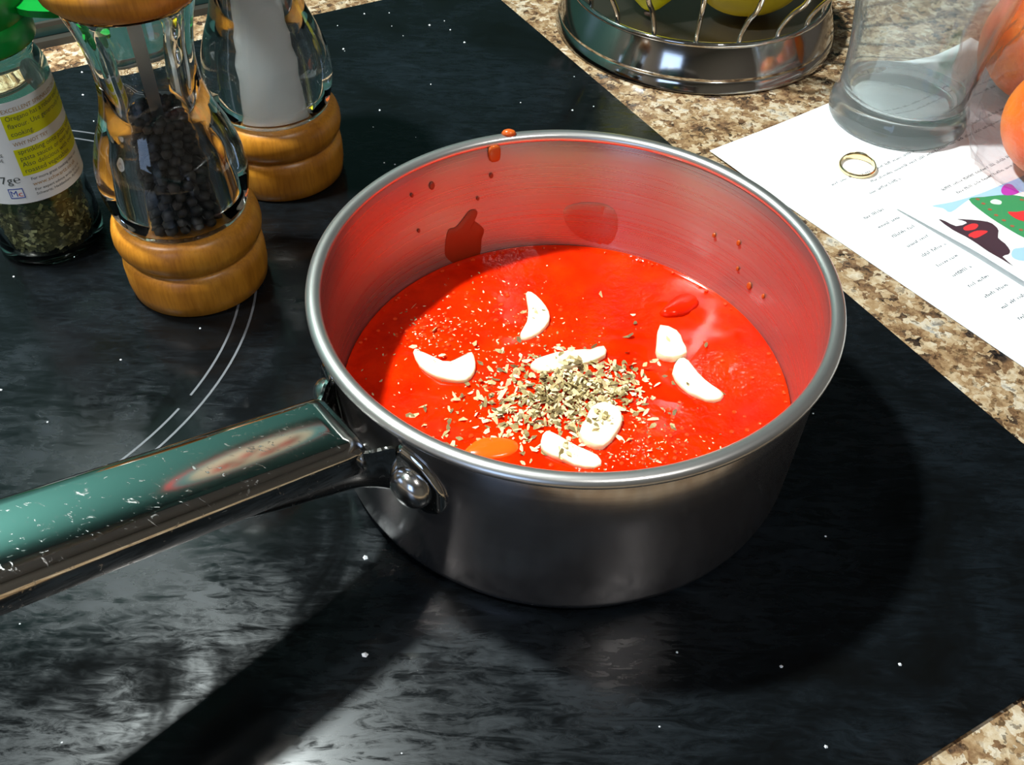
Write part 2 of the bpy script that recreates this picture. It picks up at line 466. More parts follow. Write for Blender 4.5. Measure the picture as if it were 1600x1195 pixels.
# ------------------------------------------------------------------ hob
U0, U1, V0, V1 = -0.438, 0.142, -0.1535, 0.341
hob = thing('hob', 'black glass hob with smeared surface and grey printed cooking rings', 'hob', W((U0 + U1) / 2, (V0 + V1) / 2, TOP_Z))
def hob_plate():
    # flat glass with a faceted front edge
    bz = TOP_Z + 0.0004
    prof = [(V0, bz), (V0, bz + 0.0008), (V0 + 0.009, HOB_Z), (V1 - 0.001, HOB_Z), (V1, HOB_Z - 0.001), (V1, bz)]
    us = [U0, U0 + 0.001, U1 - 0.001, U1]
    vs, fs = [], []
    for k, u in enumerate(us):
        for v, z in prof:
            zz = z if k in (1, 2) else min(z, HOB_Z - 0.001)
            vs.append(W(u, v, zz))
    n = len(prof)
    for k in range(len(us) - 1):
        for i in range(n):
            j = (i + 1) % n
            fs.append((k * n + i, k * n + j, (k + 1) * n + j, (k + 1) * n + i))
    fs.append(tuple(range(n))); fs.append(tuple(range(3 * n, 4 * n)))
    return vs, fs
vs, fs = hob_plate()
mesh('glass_plate', to_local(vs, hob), fs, M['hob'], hob, smooth=False)
def arc_ring(cx, cy, r, w, a0, a1, n=90, z0=HOB_Z, h=0.00012):
    vs, fs = [], []
    for i in range(n + 1):
        a = a0 + (a1 - a0) * i / n
        for rr in (r - w / 2, r + w / 2):
            for z in (z0, z0 + h): vs.append(Vector((cx + rr * math.cos(a), cy + rr * math.sin(a), z)))
    for i in range(n):
        b0, b1 = i * 4, i * 4 + 4
        fs += [(b0 + 1, b0 + 3, b1 + 3, b1 + 1), (b0, b0 + 1, b1 + 1, b1), (b0 + 2, b1 + 2, b1 + 3, b0 + 3)]
    fs += [(0, 1, 3, 2), (n * 4, n * 4 + 2, n * 4 + 3, n * 4 + 1)]
    return vs, fs
def marking(*a):
    vs, fs = arc_ring(*a)
    mesh('zone_marking', to_local(vs, hob), fs, M['mark'], hob, smooth=False)
ZC = (-0.257, 0.0508)
marking(*ZC, 0.1337, 0.0009, 0, 2 * math.pi, 160)
gap = R(-21)
marking(*ZC, 0.1276, 0.0009, gap + R(1.6), gap + 2 * math.pi - R(1.6), 160)
marking(0.0, 0.0, 0.0725, 0.0009, 0, 2 * math.pi, 120)
marking(0.0, 0.0, 0.0690, 0.0009, 0, 2 * math.pi, 120)

# ------------------------------------------------------------------ saucepan
pan = thing('saucepan', 'stainless steel saucepan of tomato sauce with a long riveted handle', 'saucepan')
H = 0.0702
body_out = [(0.0, 0.0015), (0.062, 0.0015), (0.067, 0.0004), (0.0735, 0.0004), (0.0765, 0.0012), (0.0785, 0.0032), (0.0793, 0.0065),
            (0.0796, 0.020), (0.0799, 0.045), (0.0801, 0.0655)]
o = mesh('body', *lathe(body_out + [(0.0795, 0.0668)], 160), M['steel_out'], pan)
body_in = [(0.0, 0.0040), (0.0700, 0.0040), (0.0755, 0.0055), (0.0775, 0.0100), (0.0779, 0.030), (0.0782, 0.0600), (0.0787, 0.0675), (0.0793, 0.0690)]
mesh('inner_wall', *lathe(body_in, 160), M['steel_in'], pan)
rimp = []
for k in range(14):
    a = 2 * math.pi * k / 14
    rimp.append((0.0806 + 0.0024 * math.cos(a), H - 0.0020 + 0.0020 * math.sin(a)))
mesh('rim', *lathe(rimp, 160, True), M['steel_rim'], pan)

AZ = R(220.25)
hx, hy = math.cos(AZ), math.sin(AZ); mx_, my_ = -math.sin(AZ), math.cos(AZ)
def HP(r, w, z): return Vector((hx * r + mx_ * w, hy * r + my_ * w, z))
def htop(r): return 0.0632 + 0.2396 * (r - 0.09) - 0.35 * max(0, r - 0.185) ** 2
def handle_mesh():
    vs, fs = [], []
    rs = [0.0858, 0.0866, 0.0885, 0.092] + [0.100 + 0.010 * k for k in range(17)] + [0.2655, 0.2685]
    sec = []
    fwid, rad, dep = 0.0080, 0.0048, 0.0105
    # open channel: flat top, rolled shoulders, short skirt, returned inside
    half = [(0.0, 0.0), (fwid * 0.5, 0.0), (fwid, -0.0001)]
    for k in range(1, 7):
        a = R(90 - 15 * k)
        half.append((fwid + rad * math.cos(a), -rad + rad * math.sin(a)))
    half += [(fwid + rad + 0.0004, -dep * 0.75), (fwid + rad + 0.0002, -dep), (fwid + rad - 0.0010, -dep - 0.0006), (fwid + rad - 0.0020, -dep + 0.0004),
             (fwid + rad - 0.0020, -rad), (fwid, -0.0028), (0.0, -0.0026)]
    sec = half + [(-w, z) for w, z in reversed(half[1:-1])]
    n = len(sec)
    for i, r in enumerate(rs):
        s = 1.0; dz = 0.0
        if i == 0: s, dz = 0.90, -0.0012
        elif i == 1: s, dz = 0.965, -0.0004
        if r > 0.26: s = 0.9 if r < 0.267 else 0.75
        grow = 1.0 + 0.10 * max(0, (r - 0.10)) / 0.15
        for w, z in sec:
            vs.append(HP(r, w * s * grow, htop(r) + dz + z * (s if s < 1 else 1)))
    for i in range(len(rs) - 1):
        for k in range(n):
            l = (k + 1) % n
            fs.append((i * n + k, i * n + l, (i + 1) * n + l, (i + 1) * n + k))
    # end caps bridge outer to inner halves
    m_ = len(half)
    for base in (0, (len(rs) - 1) * n):
        fs.append(tuple(base + k for k in range(n)))
    return vs, fs
autosmooth(mesh('handle', *handle_mesh(), M['steel_handle'], pan), 50)

def flange_mesh():
    """plate hugging the wall: two rounded ears that carry the rivets, joined low in the middle."""
    vs, fs = [], []
    na, nz = 72, 12
    END = 23.4
    def lerp(pts, x):
        for (x0, y0), (x1, y1) in zip(pts, pts[1:]):
            if x <= x1: return y0 + (y1 - y0) * (x - x0) / (x1 - x0)
        return pts[-1][1]
    top = [(0, 0.0440), (8.5, 0.0440), (10.2, 0.0520), (11.5, 0.0595), (12.8, 0.0612), (15.5, 0.0605), (18.6, 0.0583), (20.6, 0.0553), (22.0, 0.0520), (23.0, 0.0492), (END, 0.0468)]
    bot = [(0, 0.0375), (15.0, 0.0362), (19.0, 0.0368), (21.0, 0.0385), (22.3, 0.0408), (23.0, 0.0430), (END, 0.0455)]
    for layer, rad in enumerate((0.0799, 0.0818)):
        for i in range(na + 1):
            t = -END + 2 * END * i / na
            z0, z1 = lerp(bot, abs(t)), lerp(top, abs(t))
            for j in range(nz + 1):
                q = j / nz
                edge = max((abs(t) / END) ** 30, abs(2 * q - 1) ** 10)
                rr = rad if layer == 0 else rad - 0.0011 * edge
                az = AZ + R(t)
                vs.append((rr * math.cos(az), rr * math.sin(az), z0 + (z1 - z0) * q))
    def id_(l, i, j): return l * (na + 1) * (nz + 1) + i * (nz + 1) + j
    for i in range(na):
        for j in range(nz):
            fs.append((id_(1, i, j), id_(1, i + 1, j), id_(1, i + 1, j + 1), id_(1, i, j + 1)))
            fs.append((id_(0, i, j), id_(0, i, j + 1), id_(0, i + 1, j + 1), id_(0, i + 1, j)))
    for i in range(na):
        for j in (0, nz):
            fs.append((id_(0, i, j), id_(0, i + 1, j), id_(1, i + 1, j), id_(1, i, j)))
    for j in range(nz):
        for i in (0, na):
            fs.append((id_(0, i, j), id_(0, i, j + 1), id_(1, i, j + 1), id_(1, i, j)))
    return vs, fs
mesh('flange', *flange_mesh(), M['steel_handle'], pan)
def neck_mesh():
    """pressed open channel that runs from under the handle and flares into the flange ears."""
    st = spline([(0.0800, 0.0172, 0.0603), (0.0822, 0.0158, 0.0600), (0.0850, 0.0137, 0.0588), (0.0885, 0.0120, 0.0590), (0.0940, 0.0112, 0.0600), (0.1040, 0.0110, 0.0622), (0.1180, 0.0110, 0.0650), (0.1320, 0.0108, 0.0680)], 3)
    vs, fs = [], []
    for r, w, zt in st:
        k = min(1.0, max(0.0, (r - 0.080) / 0.052))
        zb = 0.0385 + (zt - 0.0095 - 0.0385) * k ** 0.8
        o_ = [(w, zt), (w + 0.0002, (zt + zb) / 2), (w - 0.0004, zb + 0.0035), (w - 0.0022, zb + 0.0010), (w - 0.0050, zb)]
        o_ = o_ + [(-a_, z_) for a_, z_ in reversed(o_)]
        th = 0.0012
        i_ = [(math.copysign(max(abs(a_) - th, 0.001), a_), max(z_, zb + th) if idx not in (0, len(o_) - 1) else z_) for idx, (a_, z_) in enumerate(o_)]
        for a_, z_ in o_ + list(reversed(i_)): vs.append(HP(r, a_, z_))
    n = 20
    L = len(st)
    for i in range(L - 1):
        for k in range(n):
            l = (k + 1) % n
            fs.append((i * n + k, i * n + l, (i + 1) * n + l, (i + 1) * n + k))
    fs.append(tuple(range(n))); fs.append(tuple((L - 1) * n + k for k in range(n)))
    return vs, fs
autosmooth(mesh('neck', *neck_mesh(), M['steel_handle'], pan), 55)
for az in (-124.4, -155.1):
    vs, fs = lathe([(0.0066, -0.0008), (0.0067, 0.0006), (0.0063, 0.0020), (0.0051, 0.0034), (0.0031, 0.0044), (0.0, 0.0048)], 32)
    rv = mesh('rivet', vs, fs, M['rivet'], pan)
    a = R(az)
    rv.location = (0.0814 * math.cos(a), 0.0814 * math.sin(a), 0.0465)
    rv.rotation_euler = Vector((math.cos(a), math.sin(a), 0)).to_track_quat('Z', 'Y').to_euler()

# ------------------------------------------------------------------ tomato sauce
SZ = 0.0192
LUMPS = [(-0.052, 0.022, 0.012, 0.0022), (-0.030, 0.050, 0.010, 0.0010), (0.034, 0.044, 0.009, 0.0016), (0.046, 0.042, 0.007, 0.0018), (0.018, -0.034, 0.016, 0.0016),
         (0.030, -0.026, 0.010, 0.0014), (0.022, 0.026, 0.008, 0.0012), (0.058, 0.012, 0.008, 0.0010), (-0.02, -0.05, 0.012, 0.0010), (-0.005, 0.062, 0.010, 0.0009), (0.0, 0.0, 0.022, 0.0012)]
def sauce_z(x, y):
    z = SZ + 0.0006 * noise.noise(Vector((x * 45, y * 45, 1.3))) + 0.00028 * noise.noise(Vector((x * 140, y * 140, 4.1)))
    for lx, ly, lr, lh in LUMPS:
        d2 = ((x - lx) ** 2 + (y - ly) ** 2) / (lr * lr)
        if d2 < 9: z += lh * math.exp(-d2) * (1 + 0.5 * noise.noise(Vector((x * 260, y * 260, 9.0))))
    return z
def sauce_mesh():
    nr, na = 64, 220
    vs, fs = [(0, 0, sauce_z(0, 0))], []
    RS = 0.0772
    for i in range(1, nr + 1):
        t = i / nr; r = RS * (1 - (1 - t) ** 1.25)
        for k in range(na):
            a = 2 * math.pi * k / na
            x, y = r * math.cos(a), r * math.sin(a)
            e = max(0, (r - (RS - 0.0025)) / 0.0025)
            vs.append((x, y, sauce_z(x, y) * (1 - e) + SZ * e + 0.0009 * e * e))
    for k in range(na):
        fs.append((0, 1 + k, 1 + (k + 1) % na))
    for i in range(nr - 1):
        for k in range(na):
            l = (k + 1) % na
            fs.append((1 + i * na + k, 1 + i * na + l, 1 + (i + 1) * na + l, 1 + (i + 1) * na + k))
    # down to the pan's floor
    b0 = len(vs)
    for rr, z in ((0.0768, 0.010), (0.073, 0.0062), (0.060, 0.0047)):
        for k in range(na):
            a = 2 * math.pi * k / na; vs.append((rr * math.cos(a), rr * math.sin(a), z))
    last = 1 + (nr - 1) * na
    prev = last
    for s in range(3):
        for k in range(na):
            l = (k + 1) % na
            fs.append((prev + k, prev + l, b0 + s * na + l, b0 + s * na + k))
        prev = b0 + s * na
    fs.append(tuple(prev + k for k in range(na)))
    return vs, fs
sauce = mesh('tomato_sauce', *sauce_mesh(), M['sauce'])
tag(sauce, 'bright red glossy tomato sauce pooled in the saucepan', 'sauce')

GARLIC = {
 'upright': ([(-0.0142, 0.0466), (-0.0122, 0.0478), (-0.0084, 0.0432), (-0.0055, 0.0368), (-0.0056, 0.0308), (-0.0093, 0.0248), (-0.0144, 0.0216), (-0.0161, 0.0236), (-0.0138, 0.0302), (-0.0132, 0.0383)],
             'narrow curved garlic slice farthest from the saucepan handle in the sauce'),
 'crescent': ([(-0.0494, 0.0082), (-0.0435, 0.0084), (-0.0386, 0.0086), (-0.0346, 0.01), (-0.033, 0.0136), (-0.0316, 0.0088), (-0.0319, 0.0041), (-0.0346, -0.0001), (-0.0407, -0.0003), (-0.0462, 0.002), (-0.0512, 0.0065), (-0.0541, 0.0128), (-0.0526, 0.0145)],
             'crescent shaped garlic slice floating alone in the sauce nearest the pepper mill'),
 'wedge': ([(-0.0121, 0.0086), (-0.0075, 0.0123), (0.0016, 0.0149), (0.0107, 0.0159), (0.0143, 0.0183), (0.0145, 0.0137), (0.0082, 0.0096), (0.0003, 0.0062), (-0.0076, 0.0043), (-0.0114, 0.0061)],
             'long garlic wedge at the back edge of the oregano heap'),
 'block': ([(0.0352, 0.03), (0.0411, 0.0274), (0.0428, 0.0214), (0.0436, 0.0155), (0.0383, 0.0127), (0.033, 0.0148), (0.0333, 0.021)],
             'blocky four sided garlic piece touching the pointed blade shaped slice'),
 'blade': ([(0.0407, 0.0141), (0.0438, 0.0129), (0.0467, 0.0066), (0.0511, 0.0005), (0.0545, -0.0036), (0.0509, -0.0065), (0.045, -0.0046), (0.0402, 0.0004), (0.0377, 0.0069)],
             'pointed blade shaped garlic slice, the one nearest the paper'),
 'lump': ([(0.0085, -0.0127), (0.0129, -0.0105), (0.0171, -0.0127), (0.0185, -0.0181), (0.0158, -0.0247), (0.0114, -0.03), (0.0065, -0.0288), (0.0039, -0.0245), (0.0062, -0.0185)],
             'chunky garlic lump half covered by oregano, behind the front stick'),
 'stick': ([(-0.007, -0.0227), (-0.0031, -0.0248), (0.0037, -0.0298), (0.0098, -0.0331), (0.0107, -0.0367), (0.0055, -0.038), (-0.0016, -0.035), (-0.0077, -0.0315), (-0.0087, -0.0274)],
             'straight garlic stick in front of the oregano heap, closest to the near rim'),
}
GAR_POLY = []
for k, (ol, lab) in GARLIC.items():
    top = 0.0238 if k in ('lump', 'block') else 0.0228
    cc = sum((Vector(q) for q in ol), Vector((0, 0))) / len(ol)
    base = sauce_z(cc.x, cc.y)
    top = base + (0.0028 if k in ('lump', 'block') else 0.0017)
    c, vs, fs = slab(ol, [(SZ - 0.003, 0.86), (SZ - 0.001, 0.98), (base + 0.0006, 1.0), (top - 0.0004, 0.985), (top - 0.0001, 0.95), (top, 0.80)], 0.0007, 2)
    o = mesh('garlic_slice', vs, fs, M['garlic'], loc=(c.x, c.y, 0))
    tag(o, lab, 'garlic', 'garlic pieces in the sauce')
    GAR_POLY.append((c, top))
CHUNKS = [([(-0.0336, -0.0307), (-0.0297, -0.0259), (-0.0234, -0.0243), (-0.0171, -0.0257), (-0.0156, -0.029), (-0.019, -0.0324), (-0.0262, -0.0342), (-0.0314, -0.0336)],
           'smooth orange tomato piece at the near rim beside the garlic stick', 0.0013),
          ([(0.0411, 0.0445), (0.0451, 0.0476), (0.0499, 0.047), (0.0506, 0.0427), (0.0464, 0.0375), (0.0391, 0.0358), (0.0362, 0.0378)],
           'red tomato lump breaking the surface behind the blocky garlic piece', 0.0016),
          ([(-0.0585, -0.0250), (-0.0556, -0.0228), (-0.0514, -0.0245), (-0.0523, -0.0279), (-0.0559, -0.0281)],
           'small orange tomato scrap by the rim near the handle', 0.0008)]
for ol, lab, hgt in CHUNKS:
    cc = sum((Vector(q) for q in ol), Vector((0, 0))) / len(ol); base = sauce_z(cc.x, cc.y)
    c, vs, fs = slab(ol, [(SZ - 0.003, 0.8), (base - 0.0006, 1.06), (base + hgt * 0.3, 0.95), (base + hgt * 0.75, 0.75), (base + hgt, 0.4)], 0.0003)
    o = mesh('tomato_piece', vs, fs, M['chunk'] if 'orange' in lab else M['sauce'], loc=(c.x, c.y, 0))
    tag(o, lab, 'tomato', 'tomato pieces in the sauce')

# dried oregano heap and strewn flakes (nobody could count it)
def flake_set(name, places, mat, zfun, smin, smax, tilt=0.7, lift=0.0):
    vs, fs, sh = [], [], []
    for x, y, layer in places:
        s = rnd.uniform(smin, smax); l = s * rnd.uniform(1.1, 2.4)
        rot = Matrix.Rotation(rnd.uniform(0, 6.283), 3, 'Z') @ Matrix.Rotation(rnd.gauss(0, tilt) * 0.6, 3, 'X') @ Matrix.Rotation(rnd.gauss(0, tilt) * 0.4, 3, 'Y')
        z = zfun(x, y) + lift + layer
        b0 = len(vs)
        bend = rnd.uniform(-0.35, 0.35) * s
        pts = [(-l / 2, -s * rnd.uniform(0.1, 0.35), 0), (0, -s * rnd.uniform(0.3, 0.6), bend), (l / 2, -s * rnd.uniform(0.0, 0.3), 0),
               (l / 2 * rnd.uniform(0.7, 1.1), s * rnd.uniform(0.0, 0.3), 0), (0, s * rnd.uniform(0.3, 0.6), bend), (-l / 2, s * rnd.uniform(0.05, 0.4), 0)]
        mnz = 0
        P = [rot @ Vector(p_) for p_ in pts]
        mnz = min(q.z for q in P)
        for q in P: vs.append((x + q.x, y + q.y, z + q.z - mnz * 0.8))
        fs += [(b0, b0 + 1, b0 + 4, b0 + 5), (b0 + 1, b0 + 2, b0 + 3, b0 + 4)]
        t = rnd.random() ** 1.15; sh += [t, min(1, t + rnd.uniform(-0.1, 0.1))]
    me = bpy.data.meshes.new(name); me.from_pydata(vs, [], fs); me.materials.append(mat)
    o = bpy.data.objects.new(name, me); C.objects.link(o)
    shade_attr(o, sh)
    return o
places = []
def heap(x, y, sx, sy, n, zmax):
    for _ in range(n):
        px, py = rnd.gauss(x, sx), rnd.gauss(y, sy)
        if math.hypot(px, py) > 0.072: continue
        d = ((px - x) / sx) ** 2 + ((py - y) / sy) ** 2
        places.append((px, py, rnd.random() * zmax * math.exp(-d / 2)))
heap(0.002, -0.003, 0.0120, 0.0082, 640, 0.0026)
heap(-0.005, -0.013, 0.0135, 0.0075, 320, 0.0012)
heap(0.018, 0.001, 0.0075, 0.006, 110, 0.001)
heap(-0.018, -0.014, 0.009, 0.010, 80, 0.0)
heap(-0.010, -0.028, 0.010, 0.006, 24, 0.0)
heap(-0.038, -0.024, 0.006, 0.006, 14, 0.0)
heap(0.0, 0.0, 0.030, 0.026, 60, 0.0)
def surf(x, y):
    z = sauce_z(x, y) + 0.0001
    for c, top in GAR_POLY:
        if math.hypot(x - c.x, y - c.y) < 0.0048: z = max(z, top)
    return z
hb = flake_set('oregano_flakes', places, M['herb'], surf, 0.0008, 0.0020)
tag(hb, 'pale dried oregano flakes heaped and strewn on the sauce', 'herbs', kind='stuff')
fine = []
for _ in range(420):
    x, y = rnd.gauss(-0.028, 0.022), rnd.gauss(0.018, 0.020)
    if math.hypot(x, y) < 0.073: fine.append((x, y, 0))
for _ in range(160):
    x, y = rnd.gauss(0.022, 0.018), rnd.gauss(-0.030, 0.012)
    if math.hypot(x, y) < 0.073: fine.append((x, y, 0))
for cx_, cy_, sd_, n_ in ((-0.050, 0.023, 0.0045, 40), (0.022, -0.031, 0.008, 50), (0.030, -0.022, 0.010, 30), (-0.012, 0.022, 0.008, 30)):  # extra clusters of pale specks, painted-in glints of the lumpy wet sauce
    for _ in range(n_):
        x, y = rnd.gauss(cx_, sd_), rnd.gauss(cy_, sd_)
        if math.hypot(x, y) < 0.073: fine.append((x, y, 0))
fh = flake_set('oregano_dust_and_glints', fine, M['herb'], surf, 0.0003, 0.0007, 0.4)
tag(fh, 'tiny pale crumbs of oregano and pepper, plus pale specks for glints, on the sauce', 'herbs', kind='stuff')

def bubbles():
    ico = bmesh.new(); bmesh.ops.create_icosphere(ico, subdivisions=2, radius=1.0)
    iv = [v.co.copy() for v in ico.verts]; ifc = [[v.index for v in f.verts] for f in ico.faces]; ico.free()
    vs, fs = [], []
    spots = []
    for cx, cy, sd, n in ((-0.050, 0.023, 0.006, 34), (-0.040, 0.030, 0.014, 30), (0.024, -0.030, 0.008, 36), (0.034, -0.024, 0.010, 26), (-0.020, 0.030, 0.012, 26), (0.045, 0.004, 0.016, 20), (-0.030, -0.012, 0.010, 20)):
        for _ in range(n): spots.append((rnd.gauss(cx, sd), rnd.gauss(cy, sd), rnd.uniform(0.0003, 0.0010)))
    for k in range(70):
        a = rnd.uniform(0, 6.283); spots.append((0.0758 * math.cos(a), 0.0758 * math.sin(a), rnd.uniform(0.0003, 0.0009)))
    for x, y, r in spots:
        if math.hypot(x, y) > 0.0762: continue
        z = sauce_z(x, y) if math.hypot(x, y) < 0.0745 else SZ + 0.0004
        b0 = len(vs)
        for q in iv: vs.append((x + q.x * r, y + q.y * r, z + q.z * r * 0.7))
        for f in ifc: fs.append([b0 + i for i in f])
    o = mesh('sauce_bubbles', vs, fs, M['bubble'])
    return tag(o, 'tiny shiny red bubbles on the tomato sauce', 'bubbles', kind='stuff')
bubbles()

# ------------------------------------------------------------------ sauce marks on the pan
def wall_patch(name, outline, rad, thick, mat, label, cat='sauce stain', group=None):
    P = catmull2([(a, z * 1000) for a, z in outline], 3)
    c = sum(P, Vector((0, 0))) / len(P)
    vs, fs = [], []; N = len(P)
    for s, t in ((1.0, 0.0), (0.93, thick), (0.6, thick * 1.1), (0.3, thick * 1.15)):
        for p_ in P:
            q = c + (p_ - c) * s; a = R(q.x); rr = rad - t
            vs.append((rr * math.cos(a), rr * math.sin(a), q.y / 1000))
    for l in range(3):
        for i in range(N):
            j = (i + 1) % N
            fs.append((l * N + i, l * N + j, (l + 1) * N + j, (l + 1) * N + i))
    a = R(c.x); vs.append(((rad - thick * 1.2) * math.cos(a), (rad - thick * 1.2) * math.sin(a), c.y / 1000))
    for i in range(N): fs.append((3 * N + i, 3 * N + (i + 1) % N, 4 * N))
    o = mesh(name, vs, fs, mat)
    return tag(o, label, cat, group)
def inner_r(z):
    for (r0, z0), (r1, z1) in zip(body_in[1:], body_in[2:]):
        if z0 <= z <= z1: return r0 + (r1 - r0) * (z - z0) / max(z1 - z0, 1e-9)
    return 0.0775
wall_patch('sauce_splash', [(123.06, 0.0185), (125.92, 0.0239), (125.99, 0.0293), (124.75, 0.0362), (122.46, 0.0362), (120.38, 0.0385), (118.13, 0.0417), (116.35, 0.0418), (115.38, 0.04), (116.39, 0.0368), (115.21, 0.0348), (113.44, 0.031), (114.25, 0.0266), (114.68, 0.0195), (116.94, 0.0188), (120.71, 0.0185)],
           0.0778, 0.0003, M['dried_sauce'], 'dark red pointed splash of sauce drying on the inner pan wall')
wall_patch('sauce_smear', [(90.27, 0.0364), (85.85, 0.0404), (77.6, 0.0407), (74.38, 0.0346), (75.38, 0.0217), (83.05, 0.0221), (88.02, 0.0273)],
           0.0779, 0.00015, M['thin_sauce'], 'faint brownish smear of sauce on the inner wall opposite the handle')
wall_patch('sauce_drip', [(112.01, 0.0675), (108.96, 0.0675), (108.74, 0.0624), (109.82, 0.0611), (111.82, 0.0619)],
           0.0783, 0.0008, M['drip'], 'short brown drip running down just inside the pan rim', 'sauce drip')
vs, fs = lathe([(0.0, -0.0006), (0.0017, -0.0004), (0.0022, 0.0004), (0.0017, 0.0013), (0.0008, 0.0018), (0.0, 0.0019)], 20)
o = mesh('sauce_drop', [(v[0] * 1.25, v[1] * 0.85, v[2]) for v in vs], fs, M['drip'], loc=(-0.0221, 0.0777, 0.0700))
tag(o, 'glossy orange sauce drop sitting on top of the pan rim', 'sauce drop')
DOTS = [(129.29, 0.0587, 0.0011), (135.96, 0.0587, 0.0006), (111.34, 0.0554, 0.0008), (115.34, 0.0465, 0.0006), (134.55, 0.0421, 0.0006), (45.45, 0.0435, 0.0007),
        (37.34, 0.0466, 0.0008), (35.61, 0.0363, 0.0006), (30.29, 0.0333, 0.0011), (24.31, 0.0347, 0.0007)]
DOT_LAB = ['largest round brown sauce speck high on the inner wall above the dark splash', 'small sauce speck beside the largest speck on the inner wall',
           'sauce speck on the inner wall right under the rim drip', 'sauce speck on the inner wall between the drip and the dark splash',
           'small sauce speck low on the inner wall beside the dark splash', 'highest small sauce speck on the inner wall nearest the drinking glass',
           'round sauce speck high on the inner wall nearest the gold ring', 'small sauce speck midway down the inner wall on the paper side',
           'thick brown sauce speck low on the inner wall on the paper side', 'last small sauce speck along the inner wall towards the hob corner']
for (a_, z_, s_), lb in zip(DOTS, DOT_LAB):
    k = math.degrees(s_ / 0.078)
    wall_patch('sauce_speck', [(a_ + k * math.cos(t), z_ + s_ * 1.5 * math.sin(t)) for t in (0, 1.05, 2.1, 3.14, 4.2, 5.24)], inner_r(z_) - 0.0001, 0.0005,
               M['dried_sauce'] if a_ > 90 else M['drip'], lb, 'sauce speck', 'sauce specks on the inner pan wall')

# ------------------------------------------------------------------ mills
def bore(z):
    pts = [(0.034, 0.0136), (0.045, 0.0142), (0.055, 0.0141), (0.065, 0.0128), (0.075, 0.0113), (0.085, 0.0105), (0.100, 0.0105), (0.120, 0.0122)]
    for (z0, r0), (z1, r1) in zip(pts, pts[1:]):
        if z <= z1:
            t = (z - z0) / (z1 - z0); t = t * t * (3 - 2 * t)
            return r0 + (r1 - r0) * t
    return pts[-1][1]
base_prof = [(0.0, 0.0), (0.0262, 0.0), (0.0272, 0.0008), (0.0280, 0.0060), (0.0281, 0.0130), (0.0277, 0.0168), (0.0264, 0.0182), (0.0253, 0.0190),
             (0.0262, 0.0199), (0.0283, 0.0228), (0.0289, 0.0258), (0.0287, 0.0290), (0.0280, 0.0316), (0.0268, 0.0334), (0.0252, 0.0344), (0.0, 0.0344)]
glass_pts = [(0.0238, 0.0346), (0.0250, 0.0362), (0.0266, 0.0420), (0.0277, 0.0500), (0.0268, 0.0590), (0.0240, 0.0680), (0.0203, 0.0770), (0.0182, 0.0850),
             (0.0176, 0.0930), (0.0181, 0.1010), (0.0196, 0.1090), (0.0218, 0.1160), (0.0230, 0.1190)]
top_prof = [(0.0, 0.1134), (0.0215, 0.1134), (0.0240, 0.1142), (0.0264, 0.1165), (0.0275, 0.1200), (0.0272, 0.1235), (0.0256, 0.1260), (0.0240, 0.1272),
            (0.0250, 0.1285), (0.0260, 0.1330), (0.0235, 0.1420), (0.0160, 0.1490), (0.0070, 0.1520), (0.0, 0.1525)]
def mill(name, label, x, y, rz):
    t = thing(name, label, 'mill', (x, y, HOB_Z), rz)
    mesh('base', *lathe(spline(base_prof[1:3], 1) + base_prof[3:-1] + [(0.0, 0.0344)], 72), M['wood'], t)
    g = spline(glass_pts, 6)
    prof = g + [(0.0226, 0.1193), (0.0130, 0.1193)] + [(bore(z), z) for z in [0.118 - 0.0028 * k for k in range(30)]] + [(0.0140, 0.0347)]
    b_ = mesh('body', *lathe(prof, 96, True), M['acrylic'], t); autosmooth(b_, 45)
    mesh('cap', *lathe([(r, z + 0.006) for r, z in top_prof], 72), M['wood'], t)
    s = 0.0022
    vs = [(sx * s, sy * s, z) for z in (0.0346, 0.1192) for sx, sy in ((-1, -1), (1, -1), (1, 1), (-1, 1))]
    fs = [(0, 1, 5, 4), (1, 2, 6, 5), (2, 3, 7, 6), (3, 0, 4, 7), (3, 2, 1, 0), (4, 5, 6, 7)]
    mesh('shaft', vs, fs, M['shaft'], t, smooth=False)
    vs, fs = lathe([(0.0005, 0.1586), (0.004, 0.1586), (0.0045, 0.162), (0.003, 0.166), (0.0, 0.1665)], 24)
    mesh('knob', vs, fs, M['chrome'], t)
    return t
PEP, SAL = (-0.1490, 0.0771), (-0.1282, 0.1552)
mill('pepper_mill', 'clear pepper mill with wooden base and cap, full of black peppercorns', *PEP, R(20))
mill('salt_mill', 'clear salt mill with wooden base, filled with white salt', *SAL, R(65))
